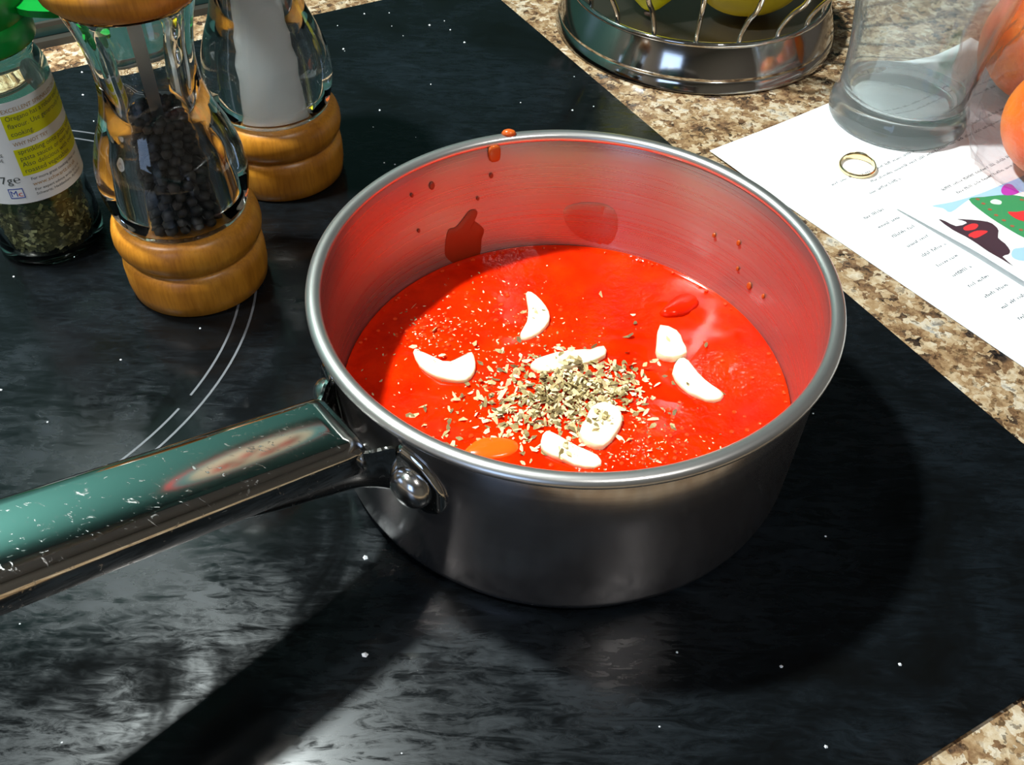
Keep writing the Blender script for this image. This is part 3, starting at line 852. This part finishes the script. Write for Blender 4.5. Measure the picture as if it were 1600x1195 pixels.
# peppercorns
def corns():
    ico = bmesh.new(); bmesh.ops.create_icosphere(ico, subdivisions=1, radius=1.0)
    iv = [v.co.copy() for v in ico.verts]; ifc = [[v.index for v in f.verts] for f in ico.faces]; ico.free()
    vs, fs, sh = [], [], []
    z = 0.0370; lay = 0
    while z < 0.0860:
        lim = bore(z) - 0.0023
        for ring, n in ((lim, 17), (lim * 0.66, 10), (lim * 0.32, 5)):
            ph = rnd.uniform(0, 6.28)
            for k in range(n):
                a = ph + 2 * math.pi * k / n
                zz = z + rnd.uniform(-0.0006, 0.0006)
                top = 0.078 + 0.006 * noise.noise(Vector((math.cos(a) * 1.5, math.sin(a) * 1.5, ring * 100)))
                if zz > top: continue
                rr = rnd.uniform(0.0018, 0.0022)
                b0 = len(vs); cx, cy = ring * math.cos(a), ring * math.sin(a)
                for q in iv:
                    w_ = rr * (1 + 0.08 * noise.noise(q * 2 + Vector((cx * 900, cy * 900, z * 900))))
                    vs.append((cx + q.x * w_, cy + q.y * w_, zz + q.z * w_))
                t = rnd.random()
                for f in ifc: fs.append([b0 + i for i in f]); sh.append(t)
        z += 0.0031
    me = bpy.data.meshes.new('peppercorns'); me.from_pydata(vs, [], fs); me.materials.append(M['pepper'])
    me.polygons.foreach_set('use_smooth', [True] * len(me.polygons))
    o = bpy.data.objects.new('peppercorns', me); C.objects.link(o); o.location = (*PEP, 0)
    shade_attr(o, sh)
    return tag(o, 'black peppercorns filling the clear pepper mill', 'peppercorns', kind='stuff')
corns()
def salt_fill():
    n = 48; vs, fs = [], []
    zs = [0.0352, 0.040, 0.045, 0.050, 0.055, 0.060, 0.065, 0.070, 0.075, 0.080, 0.085, 0.09]
    for z in zs:
        r = bore(z) - 0.0003
        for k in range(n):
            a = 2 * math.pi * k / n; vs.append((r * math.cos(a), r * math.sin(a), z))
    for s, zz in ((1.0, 0.0985), (0.7, 0.101), (0.35, 0.100)):
        for k in range(n):
            a = 2 * math.pi * k / n
            vs.append((r * s * math.cos(a), r * s * math.sin(a), zz + 0.003 * noise.noise(Vector((math.cos(a) * 2 * s, math.sin(a) * 2 * s, 3)))))
    L = len(vs) // n
    for l in range(L - 1):
        for k in range(n):
            j = (k + 1) % n; fs.append((l * n + k, l * n + j, (l + 1) * n + j, (l + 1) * n + k))
    fs.append(tuple(range(n))); fs.append(tuple((L - 1) * n + k for k in range(n)))
    o = mesh('salt', vs, fs, M['salt'], loc=(*SAL, 0))
    return tag(o, 'fine white salt filling the clear salt mill', 'salt', kind='stuff')
salt_fill()

# ------------------------------------------------------------------ oregano jar
JX, JY, JR = -0.2185, 0.1002, 0.0212
jar = thing('herb_jar', 'small glass herb jar with green cap and white and yellow label', 'jar', (JX, JY, HOB_Z))
def jz(z): return z if z < 0.02 else z + (z - 0.02) * 0.095 + 0.0035 * min(1, (z - 0.02) / 0.006)
out_p = [(0.0, 0.0012), (0.0165, 0.0012), (0.0190, 0.0), (0.0206, 0.0006), (0.0214, 0.0025), (0.0217, 0.0060), (0.0214, 0.0170), (0.0207, 0.0225), (0.0204, 0.0250), (0.0207, 0.0270),
         (0.0208, 0.0640), (0.0210, 0.0668), (0.0212, 0.0690), (0.0205, 0.0715), (0.0190, 0.0745), (0.0182, 0.0760), (0.0184, 0.0775), (0.0190, 0.0780), (0.0190, 0.0795), (0.0176, 0.0800), (0.0176, 0.0900)]
in_p = [(0.0158, 0.0900), (0.0158, 0.0780), (0.0165, 0.0740), (0.0188, 0.0690), (0.0188, 0.0260), (0.0190, 0.0180), (0.0194, 0.0080), (0.0185, 0.0045), (0.0150, 0.0034), (0.0, 0.0032)]
autosmooth(mesh('body', *lathe([(r, jz(z)) for r, z in out_p + in_p], 72), M['jar_glass'], jar), 50)
def cap_mesh():
    n = 120; vs, fs = [], []
    prof = [(0.0180, 0.0808), (0.0208, 0.0806), (0.0212, 0.0815), (0.0212, 0.0880), (0.0205, 0.0890), (0.0208, 0.0898), (0.0211, 0.0910), (0.0211, 0.0985), (0.0203, 0.1000), (0.0176, 0.1002), (0.0170, 0.0994), (0.0, 0.0994)]
    return lathe([(r, jz(z)) for r, z in prof], n)
cap = autosmooth(mesh('cap', *cap_mesh(), M['green_cap'], jar), 35)
vs, fs = lathe([(0.0, 0.0), (0.0125, 0.0), (0.0135, 0.0006), (0.0135, 0.0018), (0.0125, 0.0022), (0.0, 0.0022)], 40)
mesh('flip_lid', [(v[0], v[1], v[2]) for v in vs], fs, M['green_cap'], cap, loc=(0.0, 0.0, jz(0.0994) - 0.0001))
def lid_tab():
    # open flip lid sticking out sideways from the cap
    vs, fs = [], []; n = 18
    for z in (0.1010, 0.1035):
        for k in range(n):
            a = 2 * math.pi * k / n
            ca, sa = math.cos(a), math.sin(a)
            vs.append((0.0275 + 0.0090 * math.copysign(abs(ca) ** 0.7, ca), 0.0075 * math.copysign(abs(sa) ** 0.7, sa), z - 0.0012 * ca))
    fs.append(tuple(range(n - 1, -1, -1))); fs.append(tuple(range(n, 2 * n)))
    for k in range(n): fs.append((k, (k + 1) % n, n + (k + 1) % n, n + k))
    o_ = autosmooth(mesh('open_flap', vs, fs, M['green_cap'], cap), 40); o_.rotation_euler = (0, 0, R(6))
lid_tab()
# label
AC = math.atan2(CAM.y - JY, CAM.x - JX)
LR = 0.02115
def cyl(s, z, off=0.0):
    a = AC + s / LR
    return ((LR + off) * math.cos(a), (LR + off) * math.sin(a), jz(z))
def label_patch(name, s0, s1, z0, z1, mat, parent, off, back):
    n = max(2, int((s1 - s0) / 0.0012)); vs, fs = [], []
    for i in range(n + 1):
        s = s0 + (s1 - s0) * i / n
        vs += [cyl(s, z0, off), cyl(s, z1, off), cyl(s, z0, back), cyl(s, z1, back)]
    for i in range(n):
        a, b_ = i * 4, i * 4 + 4
        fs += [(a, b_, b_ + 1, a + 1), (a + 2, a + 3, b_ + 3, b_ + 2), (a + 1, b_ + 1, b_ + 3, a + 3), (a, a + 2, b_ + 2, b_)]
    fs += [(0, 1, 3, 2), (n * 4, n * 4 + 2, n * 4 + 3, n * 4 + 1)]
    return autosmooth(mesh(name, vs, fs, mat, parent), 40)
lab = label_patch('label', -0.060, 0.052, 0.0275, 0.0665, M['label'], jar, 0.0, -0.00012)
for z0, z1 in ((0.0530, 0.0620), (0.0385, 0.0490)):
    label_patch('yellow_panel', -0.0022, 0.032, z0, z1, M['label_yellow'], lab, 0.00006, 0.00001)
def text_geo(s, size, width=None):
    cu = bpy.data.curves.new('t', 'FONT'); cu.body = s; cu.size = size; cu.resolution_u = 2
    ob = bpy.data.objects.new('t', cu); C.objects.link(ob)
    dg = bpy.context.evaluated_depsgraph_get()
    me = bpy.data.meshes.new_from_object(ob.evaluated_get(dg))
    vs = [v.co.copy() for v in me.vertices]; fs = [tuple(p_.vertices) for p_ in me.polygons]
    bpy.data.objects.remove(ob); bpy.data.curves.remove(cu); bpy.data.meshes.remove(me)
    if width and vs:
        w = max(v.x for v in vs); k = width / w
        for v in vs: v.x *= k
    return vs, fs
def jar_text(s, x, z, size, mat, width=None, bold=0.0):
    vs, fs = text_geo(s, size, width)
    mesh('lettering', [cyl(x + v.x, z + v.y, 0.00010) for v in vs], fs, mat, lab, smooth=False)
LI, LG = M['label_ink'], M['label_gold']
jar_text('EXCELLENT SPRINKLED ON PIZZA', -0.0015, 0.0628, 0.0021, LG, 0.034)
jar_text('Oregano has a robust and pungent', -0.0010, 0.0598, 0.0026, LI, 0.034)
jar_text('flavour. Use generously in Italian', -0.0010, 0.0570, 0.0026, LI, 0.034)
jar_text('cooking.', -0.0010, 0.0540, 0.0026, LI)
jar_text('WHY NOT TRY', -0.0015, 0.0503, 0.0021, LG, 0.014)
jar_text('sprinkling onto pizza, tomato', -0.0010, 0.0470, 0.0026, LI, 0.032)
jar_text('pasta sauces or over lamb', -0.0010, 0.0445, 0.0026, LI, 0.028)
jar_text('Also delicious with oven', -0.0010, 0.0420, 0.0026, LI, 0.027)
jar_text('roasted vegetables.', -0.0010, 0.0395, 0.0026, LI, 0.021)
jar_text('For more great cooking ideas visit', 0.0000, 0.0363, 0.0016, LI, 0.024)
jar_text('www.schwartz.co.uk', 0.0000, 0.0340, 0.0022, LG, 0.021)
jar_text('For expert advice write to us at', 0.0000, 0.0319, 0.0015, LI, 0.023)
jar_text('Schwartz, Haddenham, Aylesbury', 0.0000, 0.0301, 0.0015, LI, 0.023)
jar_text('7g\u212e', -0.0112, 0.0362, 0.0042, LI, 0.0075)
jar_text('STORE', -0.0117, 0.0470, 0.0018, LI)
jar_text('MADE', -0.0117, 0.0450, 0.0018, LI)
jar_text('UK', -0.0117, 0.0430, 0.0018, LI)
label_patch('emblem', -0.0097, -0.0042, 0.0300, 0.0340, M['label'], lab, 0.00008, 0.00001)
for (a0, a1, b0, b1) in ((-0.0097, -0.0094, 0.0300, 0.0340), (-0.0045, -0.0042, 0.0300, 0.0340), (-0.0097, -0.0042, 0.0337, 0.0340), (-0.0097, -0.0042, 0.0300, 0.0303)):
    label_patch('emblem_border', a0, a1, b0, b1, M['label_blue'], lab, 0.00012, 0.00002)
jar_text('M', -0.0093, 0.0307, 0.0036, M['label_blue'], 0.0026)
jar_text('c', -0.0066, 0.0307, 0.0032, M['label_red'], 0.0018)
# herbs in the jar
def jar_herbs():
    vs, fs, sh = [], [], []
    def prof_r(z): return 0.0186 if z > 0.02 else 0.0188
    for _ in range(2600):
        z = rnd.uniform(0.0045, 0.0265) ; a = rnd.uniform(0, 6.283)
        r = prof_r(z) - rnd.random() ** 2 * 0.004 - 0.0008
        if z > 0.0245: r = rnd.uniform(0, 0.0178)
        if z < 0.0060: r = min(r, 0.0160)
        s = rnd.uniform(0.0007, 0.0016)
        rot = Matrix.Rotation(a, 3, 'Z') @ Matrix.Rotation(rnd.gauss(1.57, 0.5), 3, 'Y') @ Matrix.Rotation(rnd.uniform(0, 6.28), 3, 'Z')
        c = Vector((r * math.cos(a), r * math.sin(a), z)); b0 = len(vs)
        for q in ((-s, -s * 0.4, 0), (s * 0.9, -s * 0.5, 0), (s, s * 0.4, 0), (-s * 0.7, s * 0.5, 0)):
            w_ = c + rot @ Vector(q)
            k = math.hypot(w_.x, w_.y)
            if k > prof_r(z) - 0.0003: w_.x *= (prof_r(z) - 0.0003) / k; w_.y *= (prof_r(z) - 0.0003) / k
            vs.append(w_)
        fs.append((b0, b0 + 1, b0 + 2, b0 + 3)); sh.append(rnd.random() ** 1.5)
    cv, cf = lathe([(0.0, 0.0042), (0.0145, 0.0042), (0.0170, 0.0065), (0.0172, 0.0240), (0.0, 0.0250)], 40)
    b0 = len(vs); vs += [Vector(v) for v in cv]
    for f in cf: fs.append(tuple(b0 + i for i in f)); sh.append(0.05)
    me = bpy.data.meshes.new('jar_herbs'); me.from_pydata([tuple(v) for v in vs], [], fs); me.materials.append(M['jar_herb'])
    o = bpy.data.objects.new('dried_oregano', me); C.objects.link(o); o.location = (JX, JY, 0)
    shade_attr(o, sh)
    return tag(o, 'brownish green dried oregano at the bottom of the glass jar', 'herbs', kind='stuff')
jar_herbs()

# ------------------------------------------------------------------ paper
PC = Vector((0.0759, 0.1835)); PD = Vector((math.cos(R(-54)), math.sin(R(-54)))); PE = Vector((math.cos(R(36)), math.sin(R(36))))
def PP(a, b_, z): q = PC + PD * a + PE * b_; return (q.x, q.y, z)
def sheet(name, a0, a1, b0, b1, zf, mat, label, cat, na=24, nb=24, th=0.00025, parent=None):
    vs, fs = [], []
    for t in (0, th):
        for i in range(na + 1):
            for j in range(nb + 1):
                a = a0 + (a1 - a0) * i / na; b_ = b0 + (b1 - b0) * j / nb
                vs.append(PP(a, b_, zf(a, b_) + t))
    K = (na + 1) * (nb + 1)
    for i in range(na):
        for j in range(nb):
            p_ = i * (nb + 1) + j
            fs.append((p_ + K, p_ + nb + 1 + K, p_ + nb + 2 + K, p_ + 1 + K)); fs.append((p_, p_ + 1, p_ + nb + 2, p_ + nb + 1))
    for i in range(na):
        for j in (0, nb):
            p_ = i * (nb + 1) + j; fs.append((p_, p_ + nb + 1, p_ + nb + 1 + K, p_ + K))
    for j in range(nb):
        for i in (0, na):
            p_ = i * (nb + 1) + j; fs.append((p_, p_ + 1, p_ + 1 + K, p_ + K))
    o = mesh(name, vs, fs, mat, parent); autosmooth(o, 50)
    if label: tag(o, label, cat)
    return o
def z_low(a, b_):
    return TOP_Z + 0.0003 + 0.0012 * math.exp(-((a / 0.03) ** 2 + (b_ / 0.03) ** 2))
low = thing('recipe_sheet', 'white printed recipe sheet lying flat on the granite under the drinking glass', 'paper', (0, 0, 0))
low_m = sheet('page', 0.0, 0.297, 0.0, 0.210, z_low, M['paper'], None, None, parent=low)
FA, FB = 0.0884, 0.0395      # near corner of the upper sheet
def z_top(a, b_):
    d = b_ - FB
    return TOP_Z + 0.0008 + 0.0034 * math.exp(-(d / 0.006) ** 2) * min(1, (a - FA + 0.012) / 0.05) + 0.0006
top_s = thing('picture_sheet', 'upper paper sheet with a dog, green hill and purple tree picture', 'paper', (0, 0, 0))
sheet('page', FA - 0.006, FA + 0.200, FB, FB + 0.160, z_top, M['paper'], None, None, 30, 40, 0.0003, parent=top_s)
ZT = lambda x, y: z_top((Vector((x, y)) - PC).dot(PD), (Vector((x, y)) - PC).dot(PE))
def print_shape(name, pts, mat, lift=0.00036, smooth_n=3):
    P = catmull2(pts, smooth_n)
    bm = bmesh.new()
    vsb = [bm.verts.new((p_.x, p_.y, 0)) for p_ in P]
    f = bm.faces.new(vsb)
    bmesh.ops.triangulate(bm, faces=[f])
    bmesh.ops.subdivide_edges(bm, edges=bm.edges[:], cuts=2, use_grid_fill=True)
    for v in bm.verts: v.co.z = ZT(v.co.x, v.co.y) + lift
    bmesh.ops.recalc_face_normals(bm, faces=bm.faces)
    for fc in bm.faces:
        if fc.normal.z < 0: fc.normal_flip()
    me = bpy.data.meshes.new(name); bm.to_mesh(me); bm.free()
    me.materials.append(mat)
    o = bpy.data.objects.new(name, me); C.objects.link(o); o.parent = top_s
    return o
print_shape('printed_cloud', [(0.1741, 0.1421), (0.1846, 0.1456), (0.1986, 0.1523), (0.2098, 0.159), (0.2213, 0.1659), (0.2349, 0.174), (0.2361, 0.1644), (0.2207, 0.1553), (0.2074, 0.1516), (0.1963, 0.1496), (0.1906, 0.1458), (0.1814, 0.1375), (0.1786, 0.1403)], M['p_blue'])
print_shape('printed_cloud', [(0.2013, 0.111), (0.2061, 0.1125), (0.2126, 0.1151), (0.2108, 0.106), (0.2028, 0.103), (0.1989, 0.1055)], M['p_blue'])
print_shape('printed_hill', [(0.1928, 0.1479), (0.201, 0.1503), (0.2122, 0.1524), (0.2206, 0.1507), (0.2289, 0.1445), (0.2291, 0.1288), (0.2218, 0.1168), (0.2136, 0.1179), (0.2086, 0.12), (0.2026, 0.1277), (0.1968, 0.1371)], M['p_green'], 0.00042)
print_shape('printed_tree', [(0.211, 0.157), (0.2141, 0.1608), (0.2171, 0.1609), (0.2182, 0.1568), (0.2187, 0.1547), (0.2152, 0.1525), (0.2117, 0.1518), (0.2101, 0.1533)], M['p_purple'], 0.00048)
print_shape('printed_dog', [(0.174, 0.1313), (0.1767, 0.1304), (0.1806, 0.1268), (0.1863, 0.1294), (0.1848, 0.1313), (0.1827, 0.1322), (0.1894, 0.132), (0.1963, 0.1308), (0.1986, 0.128), (0.1991, 0.1243), (0.1971, 0.119), (0.1989, 0.115), (0.1995, 0.11), (0.1978, 0.1072), (0.1946, 0.1053), (0.1971, 0.0984), (0.1932, 0.1035), (0.1891, 0.1082), (0.1864, 0.1131), (0.1825, 0.1189), (0.1781, 0.1234)], M['p_dog'], 0.00042, 2)
print_shape('printed_patch', [(0.1838, 0.126), (0.1885, 0.129), (0.1911, 0.1282), (0.1886, 0.1248), (0.1839, 0.1236)], M['p_red'], 0.00048)
print_shape('printed_patch', [(0.1845, 0.1208), (0.1892, 0.1238), (0.194, 0.1236), (0.19, 0.1201), (0.1866, 0.1181), (0.1844, 0.1185)], M['p_red'], 0.00048)
print_shape('printed_flower', [(0.2026, 0.1469), (0.2052, 0.1485), (0.2077, 0.1471), (0.2066, 0.1445), (0.2039, 0.1444), (0.2024, 0.1453)], M['p_white'], 0.00050)
print_shape('printed_roof', [(0.2079, 0.1386), (0.2121, 0.1388), (0.2184, 0.14), (0.2205, 0.1333), (0.214, 0.1316), (0.2098, 0.1338)], M['p_red'], 0.00050)
for x, y in [(0.197, 0.1481), (0.1986, 0.1447), (0.2002, 0.1402), (0.2017, 0.1359), (0.204, 0.1321), (0.2064, 0.1279), (0.2095, 0.1252), (0.2178, 0.1485)]:
    print_shape('printed_dot', [(x - 0.0011, y), (x, y + 0.0009), (x + 0.0011, y), (x, y - 0.0009)], M['p_brick'], 0.00050, 2)
def print_line(parent, a, b0, b1, zf, lift, size=0.0018):
    """one line of print too small to read: word-like runs of upright strokes."""
    vs, fs = [], []
    b_ = b0
    def quad(a0, a1, c0, c1):
        k = len(vs)
        for (x, y) in ((a0, c0), (a1, c0), (a1, c1), (a0, c1)):
            vs.append(PP(x, y, zf(x, y) + lift))
        fs.append((k, k + 1, k + 2, k + 3))
    while b_ < b1:
        wl = rnd.uniform(0.003, 0.009); e = min(b_ + wl, b1)
        while b_ < e:
            h = size * rnd.choice((0.6, 0.6, 0.6, 1.0))
            quad(a - h, a, b_, b_ + 0.00042)
            if rnd.random() < 0.7:
                aa = a - rnd.choice((0.0, 0.3, 0.6)) * size
                quad(aa - 0.00034, aa, b_, b_ + 0.0009)
            b_ += rnd.uniform(0.0009, 0.0013)
        b_ += 0.0014
    mesh('printed_line', vs, fs, M['ink'], parent, smooth=False)
for a, b0, b1 in ((0.0535, 0.030, 0.042), (0.0560, 0.048, 0.190), (0.0620, 0.048, 0.190), (0.0680, 0.040, 0.062),
                  (0.0330, 0.075, 0.19), (0.0385, 0.075, 0.19)):
    print_line(low, a, b0, b1, z_low, 0.00032)
for k in range(14):
    print_line(low, 0.0800 + 0.0082 * k, 0.0225, 0.0225 + rnd.uniform(0.012, 0.018), z_low, 0.00032)
for a, b0, b1 in ((FA - 0.002, FB + 0.030, FB + 0.15), (FA + 0.0035, FB + 0.034, FB + 0.15)):
    print_line(top_s, a, b0, b1, z_top, 0.00036)

# gold ring
ringt = [(0.0080, -0.0013), (0.0080, 0.0013), (0.0085, 0.0016), (0.0089, 0.0010), (0.0090, 0.0), (0.0089, -0.0010), (0.0085, -0.0016)]
vs, fs = lathe(ringt, 64, True)
nv = []
for x, y, z in vs:
    k = 0.62 + 0.75 * max(0, math.cos(math.atan2(y, x) - R(70))) ** 2
    nv.append((x, y, z * k))
rg = mesh('gold_ring', nv, fs, M['gold'], loc=(0.1463, 0.1729, TOP_Z + 0.0022)); rg.rotation_euler = (R(3), R(-2), 0)
autosmooth(rg, 60)
tag(rg, 'thin gold finger ring lying on the white paper', 'ring')

# ------------------------------------------------------------------ drinking glass
GX, GY = 0.1775, 0.2225
gz = TOP_Z + 0.0006
outer = [(0.0, 0.0012), (0.0260, 0.0012), (0.0322, 0.0), (0.0343, 0.0014), (0.0350, 0.0048), (0.0345, 0.0090), (0.0330, 0.0125), (0.0322, 0.0170), (0.0320, 0.0250), (0.0328, 0.0380), (0.0346, 0.0520),
         (0.0370, 0.0680), (0.0390, 0.0850), (0.0396, 0.1020), (0.0388, 0.1200), (0.0374, 0.1350)]
inner = [(0.0362, 0.1352), (0.0376, 0.1200), (0.0384, 0.1020), (0.0377, 0.0850), (0.0356, 0.0680), (0.0331, 0.0520), (0.0312, 0.0380), (0.0301, 0.0260), (0.0292, 0.0175), (0.0262, 0.0138), (0.0150, 0.0122), (0.0, 0.0118)]
prof = spline(outer[1:], 4); prof = [(0.0, 0.0012)] + prof + spline(inner, 4)
gl = mesh('drinking_glass', *lathe(prof, 80), M['tumbler'], loc=(GX, GY, gz))
tag(gl, 'empty clear tumbler with a thick base standing on the paper', 'glass')

# ------------------------------------------------------------------ fruit basket
BX, BY = 0.0827, 0.3197
bk = thing('fruit_basket', 'chrome wire fruit basket with a broad polished base band', 'basket', (BX, BY, TOP_Z))
band = [(0.0770, 0.0), (0.0800, 0.0), (0.0812, 0.0010), (0.0800, 0.0062), (0.0792, 0.0070), (0.0792, 0.0078), (0.0796, 0.0088), (0.0738, 0.0236), (0.0730, 0.0246), (0.0716, 0.0240), (0.0776, 0.0088), (0.0776, 0.0012)]
autosmooth(mesh('base_band', *lathe(band, 120, True), M['chrome_band'], bk), 40)
vs, fs = lathe([(0.0, 0.0120), (0.0745, 0.0120), (0.0745, 0.0140), (0.0, 0.0140)], 80)
autosmooth(mesh('tray', vs, fs, M['tray'], bk), 40)
vs, fs = tube([(0.0730 * math.cos(2 * math.pi * k / 96), 0.0730 * math.sin(2 * math.pi * k / 96), 0.0246) for k in range(96)], 0.0016, 8, True)
mesh('lower_hoop', vs, fs, M['chrome'], bk)
vs, fs = tube([(0.0925 * math.cos(2 * math.pi * k / 96), 0.0925 * math.sin(2 * math.pi * k / 96), 0.112) for k in range(96)], 0.0025, 8, True)
mesh('upper_hoop', vs, fs, M['chrome'], bk)
wp = spline([(0.0718, 0.0240), (0.0724, 0.0300), (0.0790, 0.0410), (0.0880, 0.0520), (0.0920, 0.0700), (0.0925, 0.1120)], 6)
wvs, wfs = tube([(r, 0, z) for r, z in wp], 0.0014, 8)
w0 = mesh('wire', wvs, wfs, M['chrome'], bk)
NW = 20
w0.rotation_euler = (0, 0, R(-98))
for k in range(1, NW):
    w_ = w0.copy(); C.objects.link(w_); w_.parent = bk; w_.rotation_euler = (0, 0, R(-98) + 2 * math.pi * k / NW)
def fruit_mesh(ln, wd, tip):
    pts = []
    for i in range(21):
        t = i / 20; a = math.pi * t
        r = wd * math.sin(a) ** 0.85
        z = -ln * math.cos(a)
        if tip and (t < 0.12 or t > 0.88): z *= 1.0 + tip * (0.12 - min(t, 1 - t)) / 0.12
        pts.append((max(r, 0.0), z))
    pts[0] = (0.0, pts[0][1]); pts[-1] = (0.0, pts[-1][1])
    return lathe(pts, 40)
def fruit(name, loc, rot, ln, wd, tip, mat, label, cat):
    t = thing(name, label, cat, loc)
    t.rotation_euler = rot
    mesh('peel', *fruit_mesh(ln, wd, tip), mat, t)
    vs, fs = lathe([(0.0, -0.0010), (0.0034, -0.0006), (0.0030, 0.0010), (0.0018, 0.0016), (0.0, 0.0018)], 16)
    s = mesh('stalk_end', vs, fs, M['stalk'], t, loc=(0, 0, -ln * (1 + tip) - 0.0003)); s.rotation_euler = (R(180), 0, 0)
    return t
LD = Vector((0.05, 0.35, 0.93)).normalized()
fruit('lemon', Vector((0.0533, 0.2965, 0.0135)) + LD * 0.0407, LD.to_track_quat('Z', 'Y').to_euler(), 0.036, 0.0235, 0.12, M['lemon'], 'bright yellow lemon standing on its dark tip in the wire basket', 'lemon')
fruit('lemon', (0.1085, 0.3060, 0.0345), (R(82), 0, R(-62)), 0.034, 0.0235, 0.12, M['lemon_ripe'], 'deep yellow lemon lying on its side in the wire basket', 'lemon')

# ------------------------------------------------------------------ bag of oranges
ORG = [((0.2345, 0.1690, 0.0270), 0.0280, 'front orange of the clear plastic bag, resting on the picture sheet'),
       ((0.2500, 0.2380, 0.0310), 0.0310, 'orange at the back of the clear plastic bag behind the tumbler'),
       ((0.2925, 0.1890, 0.0285), 0.0295, 'third orange in the bag, farthest from the saucepan')]
for p_, r_, lb in ORG:
    t = thing('orange', lb, 'orange', p_, rnd.uniform(0, 6), 'oranges in the plastic bag')
    vs, fs = lathe([(r_ * math.sin(math.pi * i / 22) if 0 < i < 22 else 0.0, -r_ * 0.96 * math.cos(math.pi * i / 22)) for i in range(23)], 44)
    mesh('peel', vs, fs, M['orange'], t)
    vs, fs = lathe([(0.0, 0.0004), (0.0030, 0.0), (0.0026, 0.0012), (0.0, 0.0018)], 12)
    mesh('stalk_end', vs, fs, M['stalk'], t, loc=(0, 0, r_ * 0.955))
def bag_mesh():
    c = Vector((0.2530, 0.2030, 0.030))
    vs, fs = [], []; na, nb = 84, 44
    lo = TOP_Z + 0.0026
    for i in range(nb + 1):
        th = math.pi * (0.02 + 0.96 * i / nb)
        for k in range(na):
            a = 2 * math.pi * k / na
            d = Vector((math.sin(th) * math.cos(a), math.sin(th) * math.sin(a), math.cos(th)))
            # distance to wrap around the fruit
            best = 0.0
            for p_, r_, _l in ORG:
                q = Vector(p_) - c
                best = max(best, q.dot(d) + (r_ + 0.0022))
            w_ = noise.noise(d * 3.1) * 0.002 + abs(noise.noise(d * 9.0 + Vector((3, 1, 2)))) * 0.006
            v = c + d * (best + 0.0012 + w_)
            if d.z > 0.6: v.z += 0.03 * (d.z - 0.6) + 0.01 * noise.noise(d * 6)
            gd = Vector((v.x - 0.1775, v.y - 0.2225)); lim = 0.0412 + 0.0008 * noise.noise(v * 120) if v.z > 0.05 else 0.0365
            if gd.length < lim: v.x, v.y = 0.1775 + gd.x / gd.length * lim, 0.2225 + gd.y / gd.length * lim
            v.z = max(v.z, lo + 0.0004 * noise.noise(v * 200))
            vs.append(v)
    for i in range(nb):
        for k in range(na):
            l = (k + 1) % na
            fs.append((i * na + k, i * na + l, (i + 1) * na + l, (i + 1) * na + k))
    return vs, fs
bag = mesh('plastic_bag', *bag_mesh(), M['film'])
tag(bag, 'crinkled clear plastic bag wrapped around the oranges', 'bag')

# ------------------------------------------------------------------ wall plate (seen mirrored in the saucepan handle)
PLC = W(0.117, WALL_V - 0.0005, 0.401)
plate = thing('wall_plate', 'oval cream plate with red rim and flowers hung on the teal splashback', 'plate', PLC)
plate.rotation_euler = (Matrix.Rotation(HA, 3, 'Z') @ Matrix.Rotation(R(90), 3, 'X') @ Matrix.Rotation(R(-29), 3, 'Z')).to_euler()
def oval(name, prof, mat, n=64):
    vs, fs = lathe(prof, n)
    return mesh(name, [(x, y * 0.45, z) for x, y, z in vs], fs, mat, plate)
oval('rim', [(0.0, 0.0), (0.045, 0.0), (0.070, 0.006), (0.0715, 0.0072), (0.070, 0.0080), (0.066, 0.0074)], M['plate_red'])
oval('band', [(0.066, 0.0075), (0.058, 0.0062), (0.050, 0.0046)], M['plate_teal'])
oval('centre', [(0.0525, 0.0056), (0.044, 0.0040), (0.0, 0.0032)], M['plate_cream'])
for px_, py_, ps in ((-0.026, 0.002, 0.010), (-0.004, -0.006, 0.008), (0.012, 0.007, 0.009), (0.030, 0.002, 0.010), (-0.014, 0.010, 0.006)):
    vs, fs = lathe([(ps * k, 0.0) for k in (1.0, 0.6)] + [(0.0, 0.0)], 5)
    mesh('painted_flower', [(x + px_, y * 0.7 + py_, 0.0058 + 0.0001 * i % 3) for i, (x, y, z) in enumerate(vs)], fs, M['plate_red'], plate, smooth=False)

# crumbs on the hob
def crumbs():
    vs, fs = [], []
    spots = []
    for _ in range(110):
        spots.append((rnd.uniform(-0.30, 0.10), rnd.uniform(-0.15, 0.30), rnd.uniform(0.00025, 0.0007)))
    for _ in range(14):
        spots.append((rnd.gauss(-0.085, 0.03), rnd.gauss(0.30, 0.014), rnd.uniform(0.0003, 0.0008)))
    spots += [(-0.064, -0.060, 0.0010), (-0.060, -0.094, 0.0011), (-0.088, -0.130, 0.0008)]
    for x, y, s in spots:
        u = x * UX + y * UY; v = -x * UY + y * UX
        if not (U0 + 0.01 < u < U1 - 0.004 and V0 + 0.012 < v < V1 - 0.005): continue
        if math.hypot(x, y) < 0.084 or math.hypot(x - PEP[0], y - PEP[1]) < 0.031 or math.hypot(x - SAL[0], y - SAL[1]) < 0.031 or math.hypot(x - JX, y - JY) < 0.025: continue
        b0 = len(vs); a = rnd.uniform(0, 6)
        for k in range(5):
            vs.append((x + s * rnd.uniform(0.7, 1.1) * math.cos(a + k * 1.257), y + s * rnd.uniform(0.7, 1.1) * math.sin(a + k * 1.257), HOB_Z + 0.00002))
        vs.append((x, y, HOB_Z + s * 1.1))
        for k in range(5): fs.append((b0 + k, b0 + (k + 1) % 5, b0 + 5))
        fs.append(tuple(b0 + 4 - k for k in range(5)))
    o = mesh('salt_crumbs', vs, fs, M['salt'], smooth=False)
    return tag(o, 'scattered white salt grains and crumbs on the black hob', 'crumbs', kind='stuff')
crumbs()
